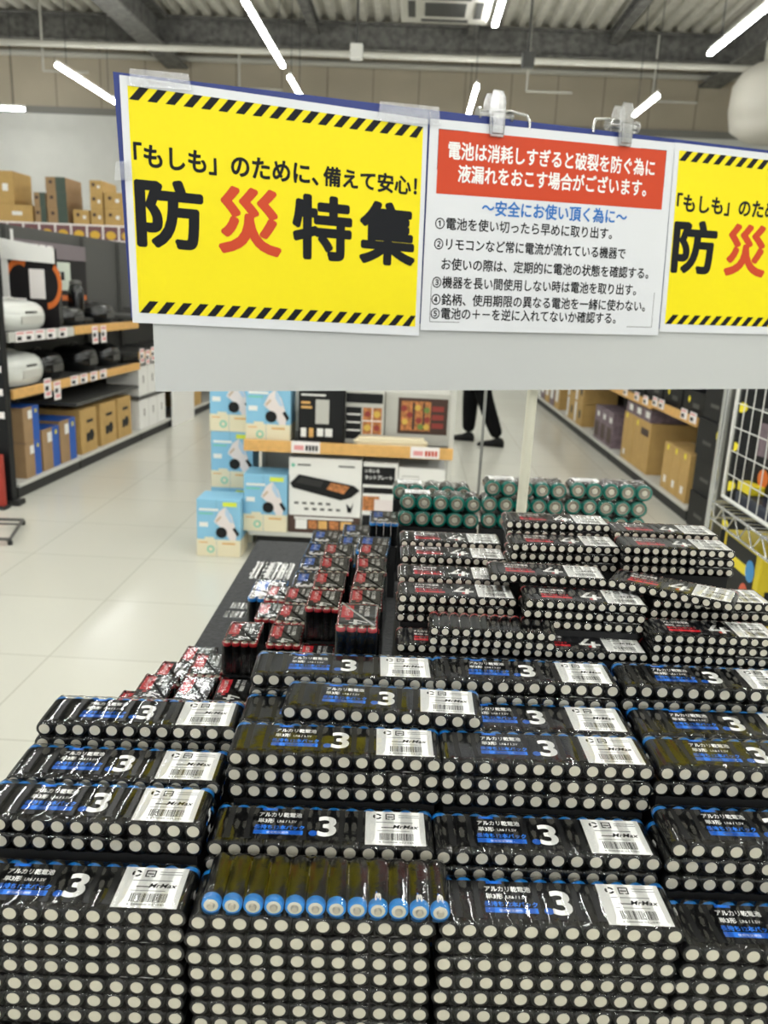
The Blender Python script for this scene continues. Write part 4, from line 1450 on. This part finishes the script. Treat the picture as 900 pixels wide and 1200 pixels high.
for k in range(5):
    carton('carton', 'black carton with a yellow dot, %s of the tall end stack' % ('bottom', 'second', 'third', 'fourth', 'top')[k], GP(GR, .0 + .012 * (k % 2), .02 + .01 * ((k * 7) % 3), .001 + k * .235), GR[1], .40, .48, .233, blackb_m,
           [('D', 'L', .25, .72, .032, 2), ('D', 'F', .12, .55, .030, 2), ('L', .45, .75, .35, .45, 3)], GK, tape=False, mats=(yel_m, gond_m))

# ---- centre shelf
t = thing('centre_shelf', 'low white framed shelf with wooden front edges at the aisle middle', 'store shelf', (-.735, 3.76, 0))
X0 = .03
MB().box(X0, 1.10, .02, .45, .105, .13).build('deck', gond_l, t, bevel=.004)
MB().box(.05, 1.07, .16, .42, 0, .1045).build('kick_plate', gond_d, t)
o = MB().box(X0, 1.10, .02, .45, .585, .612).build('shelf', gond_m, t)
MB().box(X0 - .02, 1.10, 0, .0195, .568, .628).build('shelf_edge', orange_m, o, bevel=.003)
for x in (X0, 1.075):
    for y in (.02, .425):
        if x < .1 and y < .1:
            continue
        MB().box(x + .0005, x + .0245, y, y + .025, .131, .584).box(x + .0005, x + .0245, y, y + .025, .613, 1.25).build('post', gond_l, t)
MB().box(X0, 1.10, .451, .462, .105, 1.25).build('back_panel', mat('back_panel_pale', (206, 205, 196), .5), t)
lb = mat('carton_light_blue', (134, 190, 220), .5)
cream = mat('carton_cream', (226, 216, 186), .5)
teal = mat('print_mint', (120, 200, 176), .5)
yg = mat('print_lime', (212, 224, 70), .5)
pale = mat('print_pale_pink', (224, 214, 212), .5)
seam = mat('carton_seam', (112, 160, 186), .5)


def milkbox(lab, x, y, z):
    W, D, H = .232, .19, .312
    t = carton('carton', lab, (x, y, z), 0, W, D, H, lb, [('F', 0, 1, 0, .30, 2), ('R', 0, 1, 0, .30, 2), ('L', 0, 1, 0, .30, 2), ('F', .45, .458, 0, 1, 7), ('F', .60, .92, .885, .96, 4),
               ('F', .06, .50, .80, .84, 5), ('F', .06, .38, .74, .765, 3), ('F', .06, .26, .52, .60, 5), ('F', .18, .40, .28, .34, 2), ('F', .05, .25, .235, .255, 6), ('F', .58, .88, .22, .25, 6),
               ('D', 'F', .32, .13, .020, 3), ('D', 'F', .32, .13, .012, 2)], 'light blue cartons by the centre shelf', tape=False, mats=(cream, teal, yg, whitec_m, orange_m, seam))
    b = MB()
    # the pale upright machine pictured on the front
    P1 = [(.40, .62), (.52, .80), (.66, .88), (.80, .74), (.92, .45), (.90, .30), (.76, .30), (.62, .48), (.46, .58)]
    b.add([(W * u, -.0042, H * v) for u, v in P1], [tuple(range(len(P1)))], 0)
    P2 = [(.66, .86), (.76, .78), (.84, .60), (.76, .62), (.66, .74)]
    b.add([(W * u, -.0046, H * v) for u, v in P2], [tuple(range(len(P2)))], 2)
    P3 = [(.44, .64), (.54, .72), (.58, .70), (.46, .60)]
    b.add([(W * u, -.0046, H * v) for u, v in P3], [tuple(range(len(P3)))], 3)
    b.add([(W * .57 + .030 * math.cos(k * PI / 10), -.0048, H * .43 + .030 * math.sin(k * PI / 10)) for k in range(20)], [tuple(range(20))], 1)
    P4 = [(.82, .50), (.88, .53), (.98, .42), (.93, .37)]
    b.add([(W * u, -.0048, H * v) for u, v in P4], [tuple(range(4))], 1)
    b.build('machine_picture', [pale, blackb_m, mat('print_sky', (176, 200, 222), .5), mat('print_tan', (196, 174, 150), .5)], t, fixn=False)
    return t


milkbox('light blue carton on the floor, front of the left stack', -.962, 3.70, .001)
milkbox('light blue carton lowest behind the front floor one', -.950, 3.975, .001)
milkbox('light blue carton second up in the left tall stack', -.948, 3.975, .3145)
milkbox('light blue carton at the top of the left tall stack', -.952, 3.975, .628)
milkbox('light blue carton standing on the centre shelf deck', -.728, 3.775, .131)
milkbox('light blue carton on the upper centre shelf', -.718, 3.79, .614)
grey_c = mat('carton_light_grey', (186, 185, 178), .5)
# black boxed machine
t = carton('carton', 'black carton with a white machine picture on the centre shelf', (-.446, 3.80, .613), 0, .235, .25, .30, blackb_m,
           [('F', .38, .68, .36, .78, 3), ('F', .06, .18, .12, .28, 2), ('F', .24, .34, .12, .28, 4), ('F', .42, .56, .14, .28, 2), ('F', .60, .76, .14, .28, 2), ('F', .06, .26, .70, .74, 4), ('F', .06, .30, .62, .66, 4), ('F', .06, .60, .84, .87, 2)], None, False, mats=(whitec_m, grey_c, orange_m))
t = carton('carton', 'grey and black menu carton next to the black one', (-.208, 3.86, .613), 0, .205, .22, .28, grey_c,
           [('F', .02, .96, .78, .96, 2), ('F', .02, .42, .10, .70, 2), ('F', .46, .94, .20, .70, 3), ('F', .46, .94, .44, .46, 4), ('F', .69, .71, .20, .70, 4), ('D', 'F', .58, .32, .018, 5), ('D', 'F', .82, .58, .018, 5), ('D', 'F', .58, .58, .016, 6), ('D', 'F', .82, .32, .016, 6), ('F', .05, .4, .25, .28, 4), ('F', .05, .4, .40, .43, 4), ('F', .05, .4, .55, .58, 4)], None, False, mats=(blackb_m, food_m, whitec_m, mat('food_gold', (206, 170, 74), .5), mat('food_red', (140, 52, 44), .5)))
t = carton('carton', 'carton with a grilled meat picture on the centre shelf', (.0, 3.90, .613), 0, .345, .20, .28, grey_c,
           [('F', .20, .96, .22, .90, 2), ('F', .25, .92, .28, .84, 3), ('F', .70, .92, .28, .84, 2), ('F', .42, .46, .30, .82, 2), ('F', .58, .61, .30, .82, 2)] + [('D', 'F', u, v, .016, m_) for u, v, m_ in
            ((.29, .70, 5), (.31, .45, 4), (.38, .58, 5), (.50, .72, 4), (.52, .48, 5), (.55, .36, 6), (.64, .68, 6), (.65, .50, 5), (.64, .36, 4))] + [('F', .72, .90, .34 + .16 * i, .44 + .16 * i, 5) for i in range(3)], None, False, mats=(brownp_m, food_m, mat('food_gold', (206, 170, 74), .5), mat('food_red', (140, 52, 44), .5), mat('food_leaf', (110, 130, 60), .5)))
for k in range(2):
    t = thing('plate', 'cream rectangular plate, %s of two on the centre shelf' % ('lower', 'upper')[k], 'plate', (.04, 3.825, .6125 + k * .026), 0, 'cream plates on the centre shelf')
    W2 = .20 - k * .006
    MB().prism([(-W2, -.045), (W2, -.045), (W2 - .01, .03), (-W2 + .01, .03)], lambda x, y, h: (x, y, h), 0, .012).build('plate_base', cream, t, bevel=.003)
    MB().box(-W2 + .02, W2 - .02, -.042, .028, .012, .0255).build('plate_rim', cream, t, bevel=.003)
# grill carton
t = carton('carton', 'white carton with a black grill picture on the lower centre shelf', (-.49, 3.79, .131), 0, .385, .30, .41, whitec_m,
           [('F', 0, 1, 0, .235, 2), ('F', .10, .26, .05, .18, 3), ('F', .28, .40, .06, .17, 4), ('F', .42, .54, .06, .17, 5), ('F', .57, .70, .06, .17, 4), ('F', .73, .88, .06, .17, 5), ('F', .08, .9, .185, .215, 3),
            ('F', .12, .30, .895, .915, 6), ('F', .68, .90, .895, .915, 6)] + [('F', .08 + i * .11, .14 + i * .11, .385, .415, 6) for i in range(5)] + [('F', .22 + i * .11, .28 + i * .11, .31, .34, 6) for i in range(5)] + [('D', 'F', .06, .90, .010, 7)],
           None, False, mats=(brownp_m, whitec_m, food_m, orange_m, gond_m, teal))
b = MB()
Q = lambda pts, l, mi: b.add([(.385 * u, -.0055 - l, .41 * v) for u, v in pts], [tuple(range(len(pts)))], mi)
Q([(.02, .66), (.14, .78), (.90, .66), (.98, .60), (.86, .50), (.72, .46), (.06, .60)], 0, 0)
Q([(.10, .67), (.17, .745), (.48, .70), (.44, .62)], .0004, 2)
Q([(.52, .60), (.58, .69), (.84, .645), (.76, .545)], .0004, 1)
Q([(.80, .42), (.86, .36), (.90, .44), (.87, .30), (.82, .30)], 0, 0)
b.build('grill_picture', [blackb_m, food_m, gond_d], t, fixn=False)
t = carton('carton', 'white and black hotplate carton right of the grill carton', (-.10, 3.80, .131), 0, .185, .28, .40, whitec_m,
           [('F', .0, .92, .70, .94, 2), ('F', .02, .98, .58, .66, 2), ('F', .02, .5, .34, .54, 3), ('F', .02, .3, .05, .28, 2), ('F', .36, .96, .06, .50, 4)], None, False, mats=(blackb_m, food_m, pale))
b = MB()
f = lambda x, y, l: (x, -.0035 - l, y)
write(b, 'ホットプレート', f, .012, .31, .026, 0, width=.145, bold=.02)
write(b, 'いろいろ', f, .012, .345, .024, 0, width=.075, bold=.02)
b.build('carton_lettering', [WHITE_INK], t, fixn=False)
t = carton('carton', 'plain white carton with a hand slot at the shelf end', (.088, 3.80, .131), 0, .248, .28, .38, whitec_m, [('F', .08, .44, .76, .775, 2), ('F', .08, .44, .87, .885, 2), ('F', .08, .09, .76, .885, 2), ('F', .43, .44, .76, .885, 2)], None, False, mats=(grey_c,))
for x, lab in ((-.40, 'price card on the centre shelf edge below the black carton'), (.22, 'price card on the centre shelf edge below the plates')):
    t = thing('price_card', lab, 'price card', (x, 3.757, .598), 0, 'price cards hung on the shelf edges')
    MB().box(-.075, .075, 0, .002, -.026, .034).build('card', card_m, t)
    MB().box(-.06, -.01, -.0008, -.0001, -.012, .012).build('print', pink_m, t)
    b = MB()
    for i in range(4):
        b.box(.000 + i * .017, .012 + i * .017, -.0008, -.0001, -.014, .014)
    b.build('price_digits', INK if x < 0 else pred, t)

# ================================================================== RIGHT WIRE RACK
chrome = mat('chrome_wire', (196, 197, 195), .22, .85)
rack_w = mat('white_wire', (222, 222, 218), .35)
t = thing('wire_rack', 'chrome wire rack with a white mesh side at the right edge', 'rack', (1.145, 1.30, 0))
for x, y in ((0, .93), (.5, .93), (0, .0), (.5, .0)):
    MB().tube((x, y, 0.02), (x, y, 1.75), .0125, 0, 14).build('post', chrome, t)
    MB().lathe([(.02, 0), (.02, .015), (.0125, .025)], lambda a, c, h: (x + a, y + c, h), 14).build('foot', gond_d, t)
for z in (.42, .775):
    b = MB()
    for zz in (z, z - .055):
        b.path([(0, 0, zz), (0, .93, zz), (.5, .93, zz), (.5, 0, zz), (0, 0, zz)], .0042, 0, 8)
    nz_ = 9
    for x in (0, .5):
        for i in range(nz_):
            ya, yb, yc = .93 * i / nz_, .93 * (i + .5) / nz_, .93 * (i + 1) / nz_
            b.path([(x, ya, z), (x, yb, z - .055), (x, yc, z)], .0025, 0, 6)
    for i in range(1, 22):
        b.tube((0, .93 * i / 22, z + .002), (.5, .93 * i / 22, z + .002), .0018, 0, 6, caps=False)
    b.build('wire_shelf', chrome, t)
b = MB()
b.path([(.022, .03, .80), (.022, .90, .80), (.022, .90, 1.62), (.022, .03, 1.62), (.022, .03, .80)], .006, 0, 10)
b.build('side_frame', rack_w, t)
b = MB()
for i in range(1, 13):
    b.tube((.022, .90 - i * .068, .80), (.022, .90 - i * .068, 1.62), .0017, 0, 6, caps=False)
for i in range(1, 11):
    b.tube((.026, .03, .80 + i * .076), (.026, .90, .80 + i * .076), .0019, 0, 6, caps=False)
b.build('side_mesh', rack_w, t)
t = thing('rack_post', 'dark grey perforated post just behind the chrome rack post', 'post', (1.22, 2.36, 0))
MB().box(-.016, .016, -.016, .016, 0.01, 1.7).build('post', gond_m, t, bevel=.003)
b = MB()
for i in range(26):
    b.box(-.0175, -.0165, -.004, .004, .2 + i * .05, .225 + i * .05)
b.build('slot', gond_d, t)
MB().box(-.05, .05, -.05, .05, 0, .01).build('base_plate', gond_d, t)
t = carton('carton', 'yellow and black carton under the chrome rack shelf', (1.185, 1.88, .4235), 0, .22, .30, .27, mat('carton_yellow', (214, 190, 20), .5),
           [('L', .12, .92, .30, .97, 2), ('L', .18, .72, .66, .78, 5), ('D', 'L', .22, .75, .034, 3), ('D', 'L', .30, .45, .034, 4), ('F', .1, .9, .2, .6, 2)], None, False, mats=(blackb_m, mat('print_blue_dot', (60, 140, 200), .5), mat('print_red_dot', (210, 90, 60), .5), yel_m))
t = carton('carton', 'dark navy packet lying on the chrome rack shelf', (1.19, 1.80, .7785), 0, .30, .36, .05, mat('packet_navy', (34, 42, 62), .4), [('T', .1, .5, .2, .5, 2)], None, False, mats=(yel_m,))
t = carton('carton', 'black boxed product behind the white wire mesh', (1.26, 2.0, .8305), .15, .25, .20, .26, blackb_m, [('L', .2, .8, .45, .85, 2), ('D', 'L', .5, .2, .03, 3)], None, False, mats=(purple_m, gr_or))
t = thing('packet', 'white product packet with a pink print behind the wire mesh', 'packet', (1.27, 1.82, .8295), .1)
MB().prism([(-.07, 0), (.07, 0), (.085, .05), (.075, .16), (.05, .20), (-.05, .20), (-.075, .16), (-.085, .05)], lambda x, y, h: (h, x, y), -.035, .035).build('pouch', whitec_m, t, bevel=.008)
MB().box(-.037, -.0355, -.04, .05, .03, .05).build('print', pink_m, t)
carton('carton', 'yellow flat carton beside the white packet on the rack', (1.20, 2.08, .8295), 0, .05, .10, .03, yel_m, [], None, False)
carton('carton', 'pale tall carton on the upper part of the wire rack', (1.30, 1.36, .7785), 0, .24, .40, .62, whitec_m, [('L', .2, .8, .5, .8, 2)], None, False, mats=(gond_m,))

# ================================================================== PERSON
skin_m = mat('skin', (206, 160, 130), .5)
cloth_m = mat('trousers_black', (5, 5, 7), .9, spec=.2)
jack_m = mat('jacket_dark', (40, 44, 56), .85)
hair_m = mat('hair_black', (18, 15, 14), .6)
shoe_m = mat('shoes_black', (5, 5, 7), .6, spec=.3)
# walking to the left; x forward is -x
J = {
    'pelvis': (0, 0, .93, .135), 'waist': (0, 0, 1.08, .125), 'chest': (-.02, 0, 1.28, .150), 'neck0': (-.02, 0, 1.44, .075), 'neck': (-.03, 0, 1.50, .052), 'head0': (-.045, 0, 1.57, .078), 'head': (-.05, 0, 1.65, .092), 'crown': (-.045, 0, 1.72, .060),
    'hipL': (-.005, .09, .88, .105), 'kneeL': (-.10, .09, .50, .088), 'shinL': (-.10, .09, .28, .078), 'ankleL': (-.10, .09, .085, .062),
    'hipR': (.005, -.09, .88, .105), 'kneeR': (.06, -.09, .50, .088), 'shinR': (.15, -.09, .28, .078), 'ankleR': (.235, -.09, .085, .062),
    'shL': (-.01, .19, 1.40, .062), 'elL': (.09, .24, 1.14, .046), 'wrL': (.02, .25, .92, .030), 'haL': (.0, .25, .86, .034),
    'shR': (-.01, -.19, 1.40, .062), 'elR': (-.04, -.24, 1.13, .046), 'wrR': (-.16, -.25, .95, .030), 'haR': (-.20, -.25, .90, .034)}
E_ = [('pelvis', 'waist'), ('waist', 'chest'), ('chest', 'neck0'), ('neck0', 'neck'), ('neck', 'head0'), ('head0', 'head'), ('head', 'crown')]
for s_ in 'LR':
    E_ += [('pelvis', 'hip' + s_), ('hip' + s_, 'knee' + s_), ('knee' + s_, 'shin' + s_), ('shin' + s_, 'ankle' + s_), ('chest', 'sh' + s_), ('sh' + s_, 'el' + s_), ('el' + s_, 'wr' + s_), ('wr' + s_, 'ha' + s_)]
    sg = 1 if s_ == 'L' else -1
    hx, hy, hz = J['ha' + s_][:3]
    for k in range(4):
        dx = -.027 + .018 * k
        ln = (.030, .036, .034, .026)[k]
        J['f%d%s' % (k, s_)] = (hx + dx, hy, hz - .045, .0095)
        J['g%d%s' % (k, s_)] = (hx + dx - .004, hy - sg * .008, hz - .045 - ln, .0085)
        J['h%d%s' % (k, s_)] = (hx + dx - .010, hy - sg * .022, hz - .045 - ln * 1.7, .0075)
        E_ += [('ha' + s_, 'f%d%s' % (k, s_)), ('f%d%s' % (k, s_), 'g%d%s' % (k, s_)), ('g%d%s' % (k, s_), 'h%d%s' % (k, s_))]
    J['t0' + s_] = (hx - .036, hy - sg * .012, hz - .004, .0105)
    J['t1' + s_] = (hx - .046, hy - sg * .024, hz - .040, .009)
    E_ += [('ha' + s_, 't0' + s_), ('t0' + s_, 't1' + s_)]
keys = list(J)
me = bpy.data.meshes.new('body')
me.from_pydata([J[k][:3] for k in keys], [(keys.index(a), keys.index(c)) for a, c in E_], [])
tmp = bpy.data.objects.new('tmp', me)
COL.objects.link(tmp)
md = tmp.modifiers.new('s', 'SKIN')
sv = me.skin_vertices[0].data
for i, k in enumerate(keys):
    r = J[k][3]
    fl_ = (r, r)
    if k in ('pelvis', 'waist', 'chest'):
        fl_ = (r * .95, r * 1.15)
    sv[i].radius = fl_
    sv[i].use_root = (k == 'pelvis')
sd = tmp.modifiers.new('d', 'SUBSURF')
sd.levels = 2
dg = bpy.context.evaluated_depsgraph_get()
em = bpy.data.meshes.new_from_object(tmp.evaluated_get(dg))
bpy.data.objects.remove(tmp)
for m_ in (skin_m, cloth_m, jack_m):
    em.materials.append(m_)
for p_ in em.polygons:
    c_ = p_.center
    p_.use_smooth = True
    r_out = math.hypot(c_.x, c_.y)
    if c_.z < .97 and abs(c_.y) < .205 and not (c_.z > .78 and abs(c_.y) > .20):
        p_.material_index = 1
    elif c_.z > 1.465 or (c_.z < .955 and abs(c_.y) > .2):
        p_.material_index = 0
    else:
        p_.material_index = 2
pr = thing('person', 'person in black trousers and black shoes walking down the far aisle', 'person', (.79, 7.60, 0), -.30)
bd = bpy.data.objects.new('body', em)
COL.objects.link(bd)
bd.parent = pr
for s_, ax, ay in (('L', -.10, .09), ('R', .235, -.09)):
    b = MB()
    secs = [(.06, .026, .055), (.045, .036, .085), (.0, .040, .10), (-.06, .044, .065), (-.13, .046, .048), (-.18, .036, .036), (-.195, .018, .020)]
    vs = []
    for dx, hw, hh in secs:
        for i in range(12):
            a = 2 * PI * i / 12
            vs.append((ax + dx, ay + hw * math.cos(a), max(.0, hh * .5 + hh * .5 * math.sin(a) * (1 if math.sin(a) > 0 else 1.2))))
    fs = [(j * 12 + i, j * 12 + (i + 1) % 12, (j + 1) * 12 + (i + 1) % 12, (j + 1) * 12 + i) for j in range(len(secs) - 1) for i in range(12)]
    b.add(vs, fs, 0, True)
    b.add(vs[:12], [tuple(range(12))], 0)
    b.add(vs[-12:], [tuple(range(12))], 0)
    b.build('shoe', shoe_m, pr)
b = MB()
prof = [(.02, .128), (.06, .118), (.085, .088), (.098, .045), (.098, .0), (.090, -.04)]
vs = []
for r, h_ in prof:
    for i in range(20):
        a = 2 * PI * i / 20
        x_ = math.cos(a)
        cut = 1.0 if x_ > -.35 else .0
        vs.append((-.045 + r * 1.08 * x_ + .008, r * math.sin(a) * .98, 1.655 + (h_ if (cut or h_ > .06) else .06)))
b.add(vs, [(j * 20 + i, j * 20 + (i + 1) % 20, (j + 1) * 20 + (i + 1) % 20, (j + 1) * 20 + i) for j in range(len(prof) - 1) for i in range(20)], 0, True)
b.build('hair', hair_m, pr)
b = MB()
for s_ in (-1, 1):
    b.lathe([(.001, -.008), (.011, -.003), (.011, .003), (.001, .008)], lambda x, y, h: (-.136 + h, s_ * .034 + x, 1.645 + y * .6), 10)
b.build('eye', INK, pr)
MB().add([(-.140, -.012, 1.605), (-.140, .012, 1.605), (-.142, 0, 1.645), (-.166, 0, 1.612)], [(0, 1, 3), (0, 3, 2), (1, 2, 3), (0, 2, 1)], 0, True).build('nose', skin_m, pr)
MB().box(-.132, -.124, -.022, .022, 1.572, 1.579).build('mouth', mat('lips', (168, 96, 88), .5), pr, bevel=.002)
for s_ in (-1, 1):
    MB().lathe([(.001, -.008), (.026, -.004), (.028, .004), (.001, .008)], lambda x, y, h: (-.035 + x * .7, s_ * .093 + h, 1.635 + y), 12).build('ear', skin_m, pr)
